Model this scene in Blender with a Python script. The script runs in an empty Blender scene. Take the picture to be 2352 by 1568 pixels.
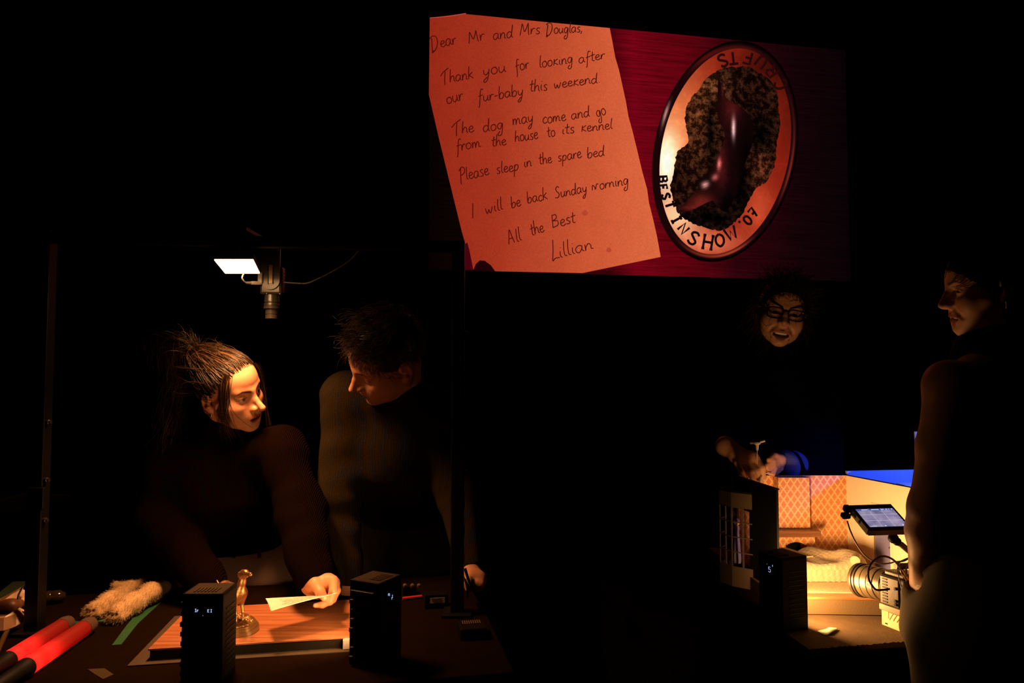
import bpy, bmesh, math, random
import numpy as np
from mathutils import Vector, Matrix, Euler

random.seed(7)
RNG = np.random.default_rng(11)
SC = bpy.context.scene
COL = SC.collection
R = math.radians

# ------------------------------------------------------------------ camera, world, exposure
FPX, CX, CY = 1650.0, 1176.0, 784.0
CAM_H, PITCH = 1.35, math.atan(84 / 1650)
cam_data = bpy.data.cameras.new('camera')
cam_data.sensor_width = 36.0
cam_data.lens = FPX / 2352 * 36.0
cam_data.clip_start = 0.05
cam = bpy.data.objects.new('camera', cam_data)
COL.objects.link(cam)
cam.location = (0, 0, CAM_H)
cam.rotation_euler = (math.pi / 2 + PITCH, 0, 0)
SC.camera = cam
world = bpy.data.worlds.new('dark_theatre')
world.use_nodes = True
world.node_tree.nodes['Background'].inputs[0].default_value = (0.01, 0.008, 0.008, 1)
world.node_tree.nodes['Background'].inputs[1].default_value = 0.0
SC.world = world
SC.view_settings.view_transform = 'Standard'
SC.view_settings.look = 'None'
SC.view_settings.exposure = 0.0
SC.view_settings.gamma = 1.0
SC.view_settings.use_curve_mapping = False
SC.cycles.use_denoising = True
SC.cycles.max_bounces = 6
SC.cycles.sample_clamp_indirect = 4.0

WARM = (1.0, 0.41, 0.145)
AMBER = (1.0, 0.52, 0.19)

# ------------------------------------------------------------------ measuring helpers
_f = np.array([0, math.cos(PITCH), math.sin(PITCH)])
_u = np.array([0, -math.sin(PITCH), math.cos(PITCH)])
_c = np.array([0, 0, CAM_H])

def ray(px, py):
    return _f + (px - CX) / FPX * np.array([1.0, 0, 0]) + (CY - py) / FPX * _u

def P(px, py, Z):
    """the point seen at pixel (px, py) and at depth Z metres"""
    d = ray(px, py)
    return _c + d * (Z / d[1])

def T(px, py, h):
    """the point seen at pixel (px, py) at height h"""
    d = ray(px, py)
    return _c + d * ((h - CAM_H) / d[2])

def proj(p):
    q = np.asarray(p, float) - _c
    z = q @ _f
    return (CX + FPX * q[0] / z, CY - FPX * (q @ _u) / z)

YAW = math.atan(1650 / 8671)
E1 = np.array([math.cos(YAW), math.sin(YAW), 0.0])      # along the stage
E2 = np.array([-math.sin(YAW), math.cos(YAW), 0.0])     # into the stage
UP = np.array([0, 0, 1.0])

# ------------------------------------------------------------------ materials
def nodes_of(m):
    return m.node_tree.nodes, m.node_tree.links

def mat(name, col, rough=0.6, metal=0.0, spec=0.5, emit=None, es=0.0, bump=0.0, bscale=200.0, var=0.0, vscale=20.0, coat=0.0, sheen=0.0):
    m = bpy.data.materials.new(name)
    m.use_nodes = True
    n, l = nodes_of(m)
    b = n['Principled BSDF']
    b.inputs['Base Color'].default_value = (*col, 1)
    b.inputs['Roughness'].default_value = rough
    b.inputs['Metallic'].default_value = metal
    b.inputs['Specular IOR Level'].default_value = spec
    if coat:
        b.inputs['Coat Weight'].default_value = coat
    if sheen:
        b.inputs['Sheen Weight'].default_value = sheen
    if emit:
        b.inputs['Emission Color'].default_value = (*emit, 1)
        b.inputs['Emission Strength'].default_value = es
    tc = n.new('ShaderNodeTexCoord')
    if var:
        t = n.new('ShaderNodeTexNoise'); t.inputs['Scale'].default_value = vscale; t.inputs['Detail'].default_value = 5
        l.new(tc.outputs['Object'], t.inputs['Vector'])
        mx = n.new('ShaderNodeMix'); mx.data_type = 'RGBA'
        mx.inputs[6].default_value = (*[c * (1 - var) for c in col], 1)
        mx.inputs[7].default_value = (*[min(1, c * (1 + var)) for c in col], 1)
        l.new(t.outputs['Fac'], mx.inputs[0]); l.new(mx.outputs[2], b.inputs['Base Color'])
    if bump:
        t = n.new('ShaderNodeTexNoise'); t.inputs['Scale'].default_value = bscale; t.inputs['Detail'].default_value = 4
        l.new(tc.outputs['Object'], t.inputs['Vector'])
        bp = n.new('ShaderNodeBump'); bp.inputs['Strength'].default_value = bump; bp.inputs['Distance'].default_value = 0.002
        l.new(t.outputs['Fac'], bp.inputs['Height']); l.new(bp.outputs[0], b.inputs['Normal'])
    return m

def mat_attr(name, rough=0.5, sss=0.0, bump=0.0, bscale=400, spec=0.5):
    """base colour from the mesh's own colour attribute (skin with lips and brows)"""
    m = bpy.data.materials.new(name); m.use_nodes = True
    n, l = nodes_of(m); b = n['Principled BSDF']
    a = n.new('ShaderNodeVertexColor'); a.layer_name = 'Col'
    l.new(a.outputs[0], b.inputs['Base Color'])
    b.inputs['Roughness'].default_value = rough
    b.inputs['Specular IOR Level'].default_value = spec
    if sss:
        b.inputs['Subsurface Weight'].default_value = sss
        b.inputs['Subsurface Radius'].default_value = (1, 0.35, 0.2)
        b.inputs['Subsurface Scale'].default_value = 0.006
    if bump:
        tc = n.new('ShaderNodeTexCoord'); t = n.new('ShaderNodeTexNoise'); t.inputs['Scale'].default_value = bscale
        l.new(tc.outputs['Object'], t.inputs['Vector'])
        bp = n.new('ShaderNodeBump'); bp.inputs['Strength'].default_value = bump; bp.inputs['Distance'].default_value = 0.0008
        l.new(t.outputs['Fac'], bp.inputs['Height']); l.new(bp.outputs[0], b.inputs['Normal'])
    return m

def mat_emit(name, col, s=1.0):
    m = bpy.data.materials.new(name); m.use_nodes = True
    n, l = nodes_of(m); n.remove(n['Principled BSDF'])
    e = n.new('ShaderNodeEmission'); e.inputs[0].default_value = (*col, 1); e.inputs[1].default_value = s
    l.new(e.outputs[0], n['Material Output'].inputs[0])
    return m

def srgb(r, g, b):
    f = lambda c: (c / 255 / 12.92) if c / 255 <= 0.04045 else ((c / 255 + 0.055) / 1.055) ** 2.4
    return (f(r), f(g), f(b))

def mat_knit(name, col, ribs=260.0, strength=0.6, var=0.25):
    """ribbed knitwear: fine vertical ribs and a little fuzz"""
    m = mat(name, col, rough=1.0, spec=0.02)
    n, l = nodes_of(m); b = n['Principled BSDF']
    tc = n.new('ShaderNodeTexCoord')
    w = n.new('ShaderNodeTexWave'); w.wave_type = 'BANDS'; w.bands_direction = 'X'
    w.inputs['Scale'].default_value = ribs / 6.28; w.inputs['Distortion'].default_value = 1.2; w.inputs['Detail'].default_value = 1; w.inputs['Detail Scale'].default_value = 1.0
    l.new(tc.outputs['Object'], w.inputs['Vector'])
    t = n.new('ShaderNodeTexNoise'); t.inputs['Scale'].default_value = 450
    l.new(tc.outputs['Object'], t.inputs['Vector'])
    ad = n.new('ShaderNodeMath'); ad.operation = 'MULTIPLY_ADD'; ad.inputs[1].default_value = 0.5
    l.new(t.outputs['Fac'], ad.inputs[0]); l.new(w.outputs['Fac'], ad.inputs[2])
    bp = n.new('ShaderNodeBump'); bp.inputs['Strength'].default_value = strength; bp.inputs['Distance'].default_value = 0.003
    l.new(ad.outputs[0], bp.inputs['Height']); l.new(bp.outputs[0], b.inputs['Normal'])
    mx = n.new('ShaderNodeMix'); mx.data_type = 'RGBA'
    mx.inputs[6].default_value = (*[c * (1 - var) for c in col], 1); mx.inputs[7].default_value = (*[c * (1 + var) for c in col], 1)
    l.new(ad.outputs[0], mx.inputs[0]); l.new(mx.outputs[2], b.inputs['Base Color'])
    return m

# ------------------------------------------------------------------ object helpers
def tag(o, label=None, cat=None, group=None, kind=None):
    if label: o['label'] = label
    if cat: o['category'] = cat
    if group: o['group'] = group
    if kind: o['kind'] = kind
    return o

def thing(name, label, cat, loc=(0, 0, 0), group=None):
    o = bpy.data.objects.new(name, None)
    o.empty_display_size = 0.05
    COL.objects.link(o)
    o.location = loc
    return tag(o, label, cat, group)

def base_of(parent):
    """sum of the parents' locations: meshes are written in world coordinates and shifted to their parent"""
    v = Vector((0, 0, 0))
    while parent is not None:
        v += parent.location; parent = parent.parent
    return v

def link_mesh(name, me, m, parent=None, smooth=False, loc=None):
    o = bpy.data.objects.new(name, me)
    COL.objects.link(o)
    if m is not None:
        for mm in (m if isinstance(m, (list, tuple)) else [m]):
            me.materials.append(mm)
    if smooth:
        me.shade_smooth()
    off = base_of(parent) if parent is not None else Vector(loc if loc is not None else (0, 0, 0))
    if parent is not None:
        o.parent = parent
    if off.length > 0:
        me.transform(Matrix.Translation(-off))
        if parent is None:
            o.location = off
    return o

def from_arrays(name, v, f):
    me = bpy.data.meshes.new(name)
    v = np.asarray(v, np.float32); f = np.asarray(f, np.int32)
    k = f.shape[1]
    me.vertices.add(len(v)); me.vertices.foreach_set('co', v.ravel())
    me.loops.add(f.size); me.loops.foreach_set('vertex_index', f.ravel())
    me.polygons.add(len(f)); me.polygons.foreach_set('loop_start', np.arange(0, f.size, k, dtype=np.int32))
    me.polygons.foreach_set('loop_total', np.full(len(f), k, np.int32))
    me.update(calc_edges=True); me.validate()
    return me

class MB:
    """collects simple solids (world coordinates) and builds ONE mesh"""
    def __init__(s):
        s.bm = bmesh.new()
    def quadbox(s, c8, bev=0.0):
        vs = [s.bm.verts.new(tuple(p)) for p in c8]
        fs = [s.bm.faces.new([vs[i] for i in q]) for q in ((0, 3, 2, 1), (4, 5, 6, 7), (0, 1, 5, 4), (1, 2, 6, 5), (2, 3, 7, 6), (3, 0, 4, 7))]
        if bev:
            es = list({e for f in fs for e in f.edges})
            bmesh.ops.bevel(s.bm, geom=es, offset=bev, segments=2, affect='EDGES', profile=0.5)
        return s
    def box(s, c, size, ex=(1, 0, 0), ey=None, ez=None, bev=0.0):
        """box by centre, full size and axes"""
        ex = np.asarray(ex, float); ex = ex / np.linalg.norm(ex)
        ez = np.asarray(ez if ez is not None else (0, 0, 1), float); ez = ez / np.linalg.norm(ez)
        ey = np.cross(ez, ex) if ey is None else np.asarray(ey, float)
        ey = ey / np.linalg.norm(ey)
        c = np.asarray(c, float); h = np.asarray(size) / 2
        pts = [c + sx * h[0] * ex + sy * h[1] * ey + sz * h[2] * ez for sz in (-1, 1) for sx, sy in ((-1, -1), (1, -1), (1, 1), (-1, 1))]
        return s.quadbox(pts, bev)
    def prism(s, poly, h0, h1, bev=0.0):
        """vertical prism over an x,y polygon"""
        n = len(poly)
        a = [s.bm.verts.new((p[0], p[1], h0)) for p in poly]; b = [s.bm.verts.new((p[0], p[1], h1)) for p in poly]
        fs = [s.bm.faces.new(a[::-1]), s.bm.faces.new(b)]
        fs += [s.bm.faces.new((a[i], a[(i + 1) % n], b[(i + 1) % n], b[i])) for i in range(n)]
        if bev:
            bmesh.ops.bevel(s.bm, geom=list({e for f in fs for e in f.edges}), offset=bev, segments=2, affect='EDGES', profile=0.5)
        return s
    def slab(s, pts, nrm, t):
        """flat polygon given by 3-D points, thickened by t along -nrm"""
        nrm = np.asarray(nrm, float); nrm = nrm / np.linalg.norm(nrm); n = len(pts)
        a = [s.bm.verts.new(tuple(p)) for p in pts]; b = [s.bm.verts.new(tuple(np.asarray(p) - nrm * t)) for p in pts]
        s.bm.faces.new(a); s.bm.faces.new(b[::-1])
        for i in range(n):
            s.bm.faces.new((a[(i + 1) % n], a[i], b[i], b[(i + 1) % n]))
        return s
    def lathe(s, a, axis, prof, n=32, caps=True):
        """revolved profile [(along, radius), ...] from a along axis"""
        a = np.asarray(a, float); ax = np.asarray(axis, float); ax = ax / np.linalg.norm(ax)
        t = np.array([0, 0, 1.0]) if abs(ax[2]) < 0.9 else np.array([1.0, 0, 0])
        u = np.cross(ax, t); u /= np.linalg.norm(u); w = np.cross(ax, u)
        rings = []
        for z, r in prof:
            rings.append([s.bm.verts.new(tuple(a + ax * z + r * (math.cos(2 * math.pi * i / n) * u + math.sin(2 * math.pi * i / n) * w))) for i in range(n)])
        for r0, r1 in zip(rings, rings[1:]):
            for i in range(n):
                s.bm.faces.new((r0[i], r0[(i + 1) % n], r1[(i + 1) % n], r1[i]))
        if caps:
            s.bm.faces.new(rings[0][::-1]); s.bm.faces.new(rings[-1])
        return s
    def tube(s, pts, r, n=8, r1=None):
        pts = [np.asarray(p, float) for p in pts]
        r1 = r if r1 is None else r1
        rings = []; prev = None
        for i, p in enumerate(pts):
            d = pts[min(i + 1, len(pts) - 1)] - pts[max(i - 1, 0)]; d = d / (np.linalg.norm(d) + 1e-12)
            if prev is None:
                t = np.array([0, 0, 1.0]) if abs(d[2]) < 0.9 else np.array([1.0, 0, 0]); u = np.cross(d, t)
            else:
                u = prev - d * (prev @ d)
            u = u / (np.linalg.norm(u) + 1e-12); prev = u; w = np.cross(d, u)
            rr = r + (r1 - r) * i / max(1, len(pts) - 1)
            rings.append([s.bm.verts.new(tuple(p + rr * (math.cos(2 * math.pi * k / n) * u + math.sin(2 * math.pi * k / n) * w))) for k in range(n)])
        for a, b in zip(rings, rings[1:]):
            for k in range(n):
                s.bm.faces.new((a[k], a[(k + 1) % n], b[(k + 1) % n], b[k]))
        s.bm.faces.new(rings[0][::-1]); s.bm.faces.new(rings[-1])
        return s
    def sphere(s, c, r, seg=16, scale=(1, 1, 1)):
        m = Matrix.Translation(Vector(tuple(c))) @ Matrix.Diagonal((r * scale[0], r * scale[1], r * scale[2], 1))
        bmesh.ops.create_uvsphere(s.bm, u_segments=seg, v_segments=max(6, seg // 2), radius=1, matrix=m)
        return s
    def build(s, name, m, parent=None, smooth=False, loc=None):
        bmesh.ops.recalc_face_normals(s.bm, faces=s.bm.faces)
        me = bpy.data.meshes.new(name); s.bm.to_mesh(me); s.bm.free()
        o = link_mesh(name, me, m, parent, False, loc)
        if smooth:
            for p in me.polygons: p.use_smooth = True
            me.set_sharp_from_angle(angle=R(40))
        return o

def catmull(pts, sub=6):
    pts = [np.asarray(p, float) for p in pts]
    if len(pts) < 3: 
        return pts
    out = []
    q = [2 * pts[0] - pts[1]] + pts + [2 * pts[-1] - pts[-2]]
    for i in range(1, len(q) - 2):
        for k in range(sub):
            t = k / sub
            out.append(0.5 * ((2 * q[i]) + (-q[i - 1] + q[i + 1]) * t + (2 * q[i - 1] - 5 * q[i] + 4 * q[i + 1] - q[i + 2]) * t * t + (-q[i - 1] + 3 * q[i] - 3 * q[i + 1] + q[i + 2]) * t ** 3))
    out.append(pts[-1])
    return out

# ------------------------------------------------------------------ signed-distance modelling (organic shapes)
def A(*v):
    return np.array(v, np.float32)

def rc(a, b, r1, r2):
    a = np.asarray(a, np.float32); b = np.asarray(b, np.float32); ba = b - a; L = float(ba @ ba) + 1e-12
    def f(p):
        q = p - a
        h = np.clip((q @ ba) / L, 0, 1)
        return np.linalg.norm(q - h[:, None] * ba, axis=1) - (r1 + (r2 - r1) * h)
    return f

def el(c, r, rot=None):
    c = np.asarray(c, np.float32); r = np.asarray(r, np.float32)
    M = None if rot is None else np.array(Euler([R(x) for x in rot]).to_matrix(), np.float32)
    def f(p):
        q = p - c
        if M is not None: q = q @ M
        k0 = np.linalg.norm(q / r, axis=1); k1 = np.linalg.norm(q / (r * r), axis=1)
        return np.where(k1 < 1e-6, -r.min(), k0 * (k0 - 1) / np.maximum(k1, 1e-6))
    return f

def smin(a, b, k):
    if k <= 0: return np.minimum(a, b)
    h = np.maximum(k - np.abs(a - b), 0) / k
    return np.minimum(a, b) - h * h * k * 0.25

def sdf(ops):
    """ops: ('u'|'s', function, k) applied in order"""
    def f(p):
        d = None
        for o, g, k in ops:
            v = g(p)
            d = v if d is None else (smin(d, v, k) if o == 'u' else -smin(-d, v, k))
        return d
    return f

def mesh_sdf(f, lo, hi, res, keep=None):
    """naive surface nets on a block-sparse grid; returns vertices, quads"""
    lo = np.asarray(lo, np.float32); hi = np.asarray(hi, np.float32); B = 8
    nb = np.maximum(1, np.ceil((hi - lo) / (res * B)).astype(int)); n = nb * B + 1
    bc = np.stack(np.meshgrid(*[lo[i] + (np.arange(nb[i]) + 0.5) * B * res for i in range(3)], indexing='ij'), -1).reshape(-1, 3).astype(np.float32)
    dc = f(bc)
    near = np.abs(dc) < B * res * 0.87 * 1.9 + 0.004
    D = np.repeat(np.repeat(np.repeat(np.where(dc < 0, -1.0, 1.0).reshape(nb).astype(np.float32), B, 0), B, 1), B, 2)
    D = np.pad(D, ((0, 1), (0, 1), (0, 1)), mode='edge')
    loc = np.stack(np.meshgrid(*[np.arange(B + 1)] * 3, indexing='ij'), -1).reshape(-1, 3)
    bi = np.argwhere(near.reshape(nb)) * B
    for s in range(0, len(bi), 600):
        idx = (bi[s:s + 600, None, :] + loc[None]).reshape(-1, 3)
        D[idx[:, 0], idx[:, 1], idx[:, 2]] = f((lo + idx * res).astype(np.float32))
    neg = D < 0
    cnt = np.zeros(n - 1, np.int8)
    offs = [(i, j, k) for i in (0, 1) for j in (0, 1) for k in (0, 1)]
    sl = lambda o: tuple(slice(o[i], n[i] - 1 + o[i]) for i in range(3))
    for o in offs: cnt += neg[sl(o)]
    act = np.argwhere((cnt > 0) & (cnt < 8))
    vid = np.full(n - 1, -1, np.int32); vid[act[:, 0], act[:, 1], act[:, 2]] = np.arange(len(act))
    acc = np.zeros((len(act), 3), np.float32); num = np.zeros(len(act), np.float32)
    cd = {o: D[act[:, 0] + o[0], act[:, 1] + o[1], act[:, 2] + o[2]] for o in offs}
    for a in offs:
        for ax in range(3):
            if a[ax]: continue
            b = tuple(1 if i == ax else a[i] for i in range(3))
            da, db = cd[a], cd[b]; m = (da < 0) != (db < 0)
            t = np.where(m, da / np.where(m, da - db, 1), 0)
            for i in range(3):
                acc[:, i] += m * (t if i == ax else a[i])
            num += m
    v = lo + (act + acc / np.maximum(num, 1)[:, None]) * res
    quads = []
    for ax in range(3):
        o1 = [0, 0, 0]; o1[ax] = 1
        s0 = tuple(slice(0, n[i] - (1 if i == ax else 0)) for i in range(3)); s1 = tuple(slice(o1[i], n[i]) for i in range(3))
        ch = np.argwhere(neg[s0] != neg[s1])
        u, w = [(1, 2), (2, 0), (0, 1)][ax]
        ok = (ch[:, u] > 0) & (ch[:, w] > 0) & (ch[:, u] < n[u] - 1) & (ch[:, w] < n[w] - 1)
        ch = ch[ok]
        c = []
        for du, dw in ((-1, -1), (0, -1), (0, 0), (-1, 0)):
            q = ch.copy(); q[:, u] += du; q[:, w] += dw
            c.append(vid[q[:, 0], q[:, 1], q[:, 2]])
        q = np.stack(c, 1)
        flip = ~neg[ch[:, 0], ch[:, 1], ch[:, 2]]
        q[flip] = q[flip][:, ::-1]
        quads.append(q[(q >= 0).all(1)])
    q = np.concatenate(quads)
    if keep is not None:
        q = q[keep(v)[q].all(1)]
        used = np.unique(q); mp = np.full(len(v), -1); mp[used] = np.arange(len(used)); v = v[used]; q = mp[q]
    return v, q

def join_vq(parts):
    vs, qs, k = [], [], 0
    for v, q in parts:
        vs.append(v); qs.append(q + k); k += len(v)
    return np.concatenate(vs), np.concatenate(qs)

def set_col(me, cols):
    a = me.color_attributes.new('Col', 'FLOAT_COLOR', 'POINT')
    c = np.ones((len(me.vertices), 4), np.float32); c[:, :3] = cols
    a.data.foreach_set('color', c.ravel())

def hair_mesh(strands, r, n=3):
    """many thin tapered strands as one mesh; strands: array (S, K, 3)"""
    S, K, _ = strands.shape
    d = np.gradient(strands, axis=1); d /= np.linalg.norm(d, axis=2, keepdims=True) + 1e-9
    t = np.array([0.31, 0.52, 0.79]); u = np.cross(d, t); u /= np.linalg.norm(u, axis=2, keepdims=True) + 1e-9
    w = np.cross(d, u)
    rad = r * np.sqrt(np.clip(1.05 - np.linspace(0, 1, K) ** 2, 0.02, 1))[None, :, None]
    ring = [strands + rad * (math.cos(2 * math.pi * i / n) * u + math.sin(2 * math.pi * i / n) * w) for i in range(n)]
    v = np.stack(ring, 2).reshape(-1, 3)
    s, k, i = np.meshgrid(np.arange(S), np.arange(K - 1), np.arange(n), indexing='ij')
    b = (s * K + k) * n
    q = np.stack([b + i, b + (i + 1) % n, b + n + (i + 1) % n, b + n + i], -1).reshape(-1, 4)
    return v, q

def bez(p0, p1, p2, p3, K):
    t = np.linspace(0, 1, K)[None, :, None]
    p0, p1, p2, p3 = [np.asarray(x, float)[:, None, :] for x in (p0, p1, p2, p3)]
    return (1 - t) ** 3 * p0 + 3 * (1 - t) ** 2 * t * p1 + 3 * (1 - t) * t * t * p2 + t ** 3 * p3

def push_out(f, pts, off):
    """move points that lie closer than off to the surface f outwards"""
    sh = pts.shape; p = pts.reshape(-1, 3).astype(np.float32); off = np.broadcast_to(np.asarray(off, np.float32), sh[:-1]).reshape(-1)
    for _ in range(3):
        d = f(p); e = 0.002
        g = np.stack([f(p + np.array(x, np.float32) * e) - d for x in ((1, 0, 0), (0, 1, 0), (0, 0, 1))], 1)
        g /= np.linalg.norm(g, axis=1, keepdims=True) + 1e-9
        p = p + g * np.maximum(off - d, 0)[:, None]
    return p.reshape(sh)

# ------------------------------------------------------------------ heads
def head_ops(male=False, smile=0.0, nose=1.0, ears=True, part=0.0, lid=1.0):
    """a head in its own frame: x to the person's right, y forward, z up, origin between the ears at eye level"""
    o = []
    U = lambda f, k: o.append(('u', f, k))
    S = lambda f, k: o.append(('s', f, k))
    jw = 1.06 if male else 0.97
    U(el((0, -.016, .034), (.073, .091, .077)), 0)
    U(el((0, .026, .030), (.061, .057, .056)), .03)
    U(el((0, .030, -.035), (.055 * jw, .052, .068)), .03)
    for s in (-1, 1):
        U(rc((s * .047 * jw, -.004, -.058), (s * .013, .066, -.094), .015, .013), .03)
        U(el((s * .043, .048, -.027), (.021, .027, .020)), .025)
        U(el((s * .034, .046, -.056), (.022, .026, .028)), .03)
        U(rc((s * .050, .020, -.030), (s * .049 * jw, -.004, -.058), .018, .014), .025)
        U(rc((s * .040, .066, .019), (s * .010, .079, .014), .008, .0085), .014)
    U(el((0, .073, -.098), (.016 * jw, .014, .013)), .02)
    U(el((0, .066, -.064), (.031, .0255, .027)), .025)                    # muzzle
    for s in (-1, 1):
        S(el((s * .032, .092, -.003), (.021, .019, .0135)), .016)          # sockets
        U(el((s * .0315, .0655, -.003), (.0152, .0152, .0143)), .006)      # lids
        U(rc((s * .018, .0785, .0065), (s * .046, .068, .0065), .0028, .0028), .006)
    # nose
    tip = .108 + .006 * (nose - 1)
    U(rc((0, .080, .012), (0, .093, -.012), .0066, .0072), .012)
    U(rc((0, .093, -.012), (0, tip, -.034), .0072, .0088), .006)
    U(el((0, .092, -.038), (.0125, .0125, .0085)), .008)
    U(rc((0, .072, .000), (0, .080, -.034), .0125, .0155), .010)
    for s in (-1, 1):
        U(el((s * .0118, .0930, -.0372), (.0068, .0098, .0078)), .007)
        S(el((s * .0058, .1000, -.0470), (.0032, .0052, .0030)), .002)
    U(rc((0, tip - .002, -.040), (0, .090, -.047), .0035, .0035), .004)
    # lips
    cw = .0255 + .0080 * smile; cz = -.0690 + .0075 * smile; cy = .0775 - .006 * smile
    og = part + .0105 * smile                                              # how far the mouth is open
    for s in (-1, 1):
        U(rc((s * cw, cy, cz), (s * .0060, .0888, -.0643 + .001 * smile), .0030, .0042), .006)
        U(rc((s * cw, cy, cz), (s * .0060, .0875, -.0732 - og), .0030, .0052), .006)
        S(rc((s * .002, .0935, -.053), (s * .002, .0915, -.058), .0022, .0022), .008)
    U(rc((-.0060, .0889, -.0645), (.0060, .0889, -.0645), .0040, .0040), .005)
    U(rc((-.006, .0877, -.0737 - og), (.006, .0877, -.0737 - og), .0052, .0052), .005)
    if og > 0.001:
        S(el((0, .0900, -.0688 - og * .42), (cw * .88, .0180, .0010 + og * .50)), .0016)
    S(el((0, .0945, -.0690), (cw * .95, .009, .0010)), .0015)
    if smile:
        for s in (-1, 1):
            U(el((s * .039, .060, -.040), (.016, .016, .014)), .018)
            S(rc((s * .022, .091, -.046), (s * .039, .079, -.070), .0022, .0022), .010)
    S(rc((-.010, .095, -.086), (.010, .095, -.086), .006, .006), .014)
    for s in (-1, 1):                                                      # the slit between the lids
        S(el((s * .0318, .0805, -.0038), (.0128, .0160, .0046 * lid), (0, s * 6, 0)), .0012)
    if ears:
        for s in (-1, 1):
            U(el((s * .0725, -.016, -.010), (.0085, .0185, .0300), (-12, 0, s * -18)), .010)
            U(el((s * .0700, -.006, -.036), (.0065, .0085, .0095)), .008)
            S(el((s * .0800, -.012, -.007), (.0065, .0100, .0195), (-12, 0, s * -18)), .004)
            S(el((s * .0775, -.003, -.014), (.0070, .0055, .0075)), .004)
    return o

def rot_head(yaw, pitch, roll):
    """yaw: 0 faces the camera, + turns to the picture's right; pitch + looks up; roll + tips the crown to the picture's right"""
    fwd0 = Matrix.Rotation(math.pi, 3, 'Z')
    return np.array(Matrix.Rotation(R(yaw), 3, 'Z') @ fwd0 @ Matrix.Rotation(R(roll), 3, 'Y').inverted() @ Matrix.Rotation(R(pitch), 3, 'X'), np.float32)

def in_frame(f, c, M):
    c = np.asarray(c, np.float32); M = np.asarray(M, np.float32)
    return lambda p: f((p - c) @ M)

def skin_cols(q, base, lip, brow=None, cheek=None, smile=0.0, part=0.0, browc=(.02, .012, .008)):
    """skin colour by place on the head (head frame): lips, brows, a little redness"""
    n = len(q); c = np.tile(np.array(base, np.float32), (n, 1))
    ax = np.abs(q[:, 0])
    soft = lambda x, e: np.clip(.5 - x / e, 0, 1)                        # 1 inside (x < 0), 0 outside
    def mix(w, col):
        c[:] = c * (1 - w[:, None]) + np.array(col, np.float32) * w[:, None]
    w = np.exp(-((ax - .040) / .018) ** 2 - ((q[:, 1] - .065) / .03) ** 2 - ((q[:, 2] + .036) / .02) ** 2)
    mix(w * .25, cheek or lip)
    cw = .0255 + .0080 * smile; og = part + .0105 * smile; lift = .0075 * smile * np.clip(ax / cw, 0, 1) ** 2
    zc = -.0690 + lift; t = np.clip(ax / cw, 0, 1)
    top = .0078 * (1 - t ** 2) + .0006 - .0018 * np.exp(-(ax / .003) ** 2); bot = (.0105 + og) * (1 - t ** 2) + .0006
    mix(soft(q[:, 2] - zc - top, .0022) * soft(zc - bot - q[:, 2], .0022) * soft(ax - cw, .003) * soft(.072 - q[:, 1], .003) * .9, lip)
    mix(soft(ax - cw * .9, .002) * soft(.06 - q[:, 1], .002) * soft(q[:, 1] - .0815, .002) * soft(np.abs(q[:, 2] - zc + og * .5) - .004 - og, .002), (.03, .006, .005))
    if brow:
        u = np.clip((ax - .012) / .036, 0, 1)
        zb = .0150 + .0075 * np.clip((ax - .012) / .024, 0, 1) - .007 * np.clip((ax - .036) / .014, 0, 1)
        mix(soft(np.abs(q[:, 2] - zb) - .0040 * (1 - .75 * u), .0022) * soft(.011 - ax, .004) * soft(ax - .050, .003) * soft(.05 - q[:, 1], .002) * brow, browc)
    for s in (1, -1):                                                      # lash line
        e = np.sqrt(((q[:, 0] - s * .0318) / .0140) ** 2 + ((q[:, 2] + .0036) / .0056) ** 2)
        mix(soft(np.abs(e - 1.0) - .10, .12) * soft(-.0035 - q[:, 2], .002) * soft(.066 - q[:, 1], .002) * .9, browc)
    return c

def add_eyes(root, c, M, look=(0, 1, 0), iris=(.06, .03, .015)):
    """two eyeballs, white with iris and pupil"""
    look = np.asarray(look, float); look /= np.linalg.norm(look)
    for s in (1, -1):
        v, q = [], []
        lat = 26; lon = 40
        ref = np.cross(look, (0, 0, 1)); ref /= np.linalg.norm(ref); ref2 = np.cross(ref, look)
        for i in range(lat + 1):
            th = math.pi * i / lat
            for j in range(lon):
                a = 2 * math.pi * j / lon
                v.append(look * math.cos(th) + (ref * math.cos(a) + ref2 * math.sin(a)) * math.sin(th))
        for i in range(lat):
            for j in range(lon):
                q.append((i * lon + j, (i + 1) * lon + j, (i + 1) * lon + (j + 1) % lon, i * lon + (j + 1) % lon))
        v = np.array(v); ang = np.degrees(np.arccos(np.clip(v @ look, -1, 1)))
        col = np.tile(np.array((.72, .66, .60)), (len(v), 1)); col[ang < 30] = iris; col[ang < 13] = (.004, .004, .004)
        vv = np.array((s * .0315, .0655, -.003)) + v * .0134
        me = from_arrays('eye', vv @ np.asarray(M).T + np.asarray(c), q); set_col(me, col)
        link_mesh('eye', me, MATS['eye'], root, True)
MATS = {}

# ================================================================== THE SETTING
M_BLACK = mat('black_drape', (.004, .004, .004), rough=1.0, spec=0.0)
def structure(name, mb, m=M_BLACK):
    return tag(mb.build(name, m), kind='structure')
structure('floor', MB().box((0, 3, -.05), (9, 9.2, .1)), mat('black_stage_floor', (.006, .005, .005), rough=.95, spec=.02))
structure('wall_back', MB().box((0, 7.55, 2.5), (9, .1, 5.2)))
structure('wall_left', MB().box((-4.5, 3, 2.5), (.1, 9.2, 5.2)))
structure('wall_right', MB().box((4.5, 3, 2.5), (.1, 9.2, 5.2)))
structure('ceiling', MB().box((0, 3, 5.15), (9, 9.2, .1)))

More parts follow.
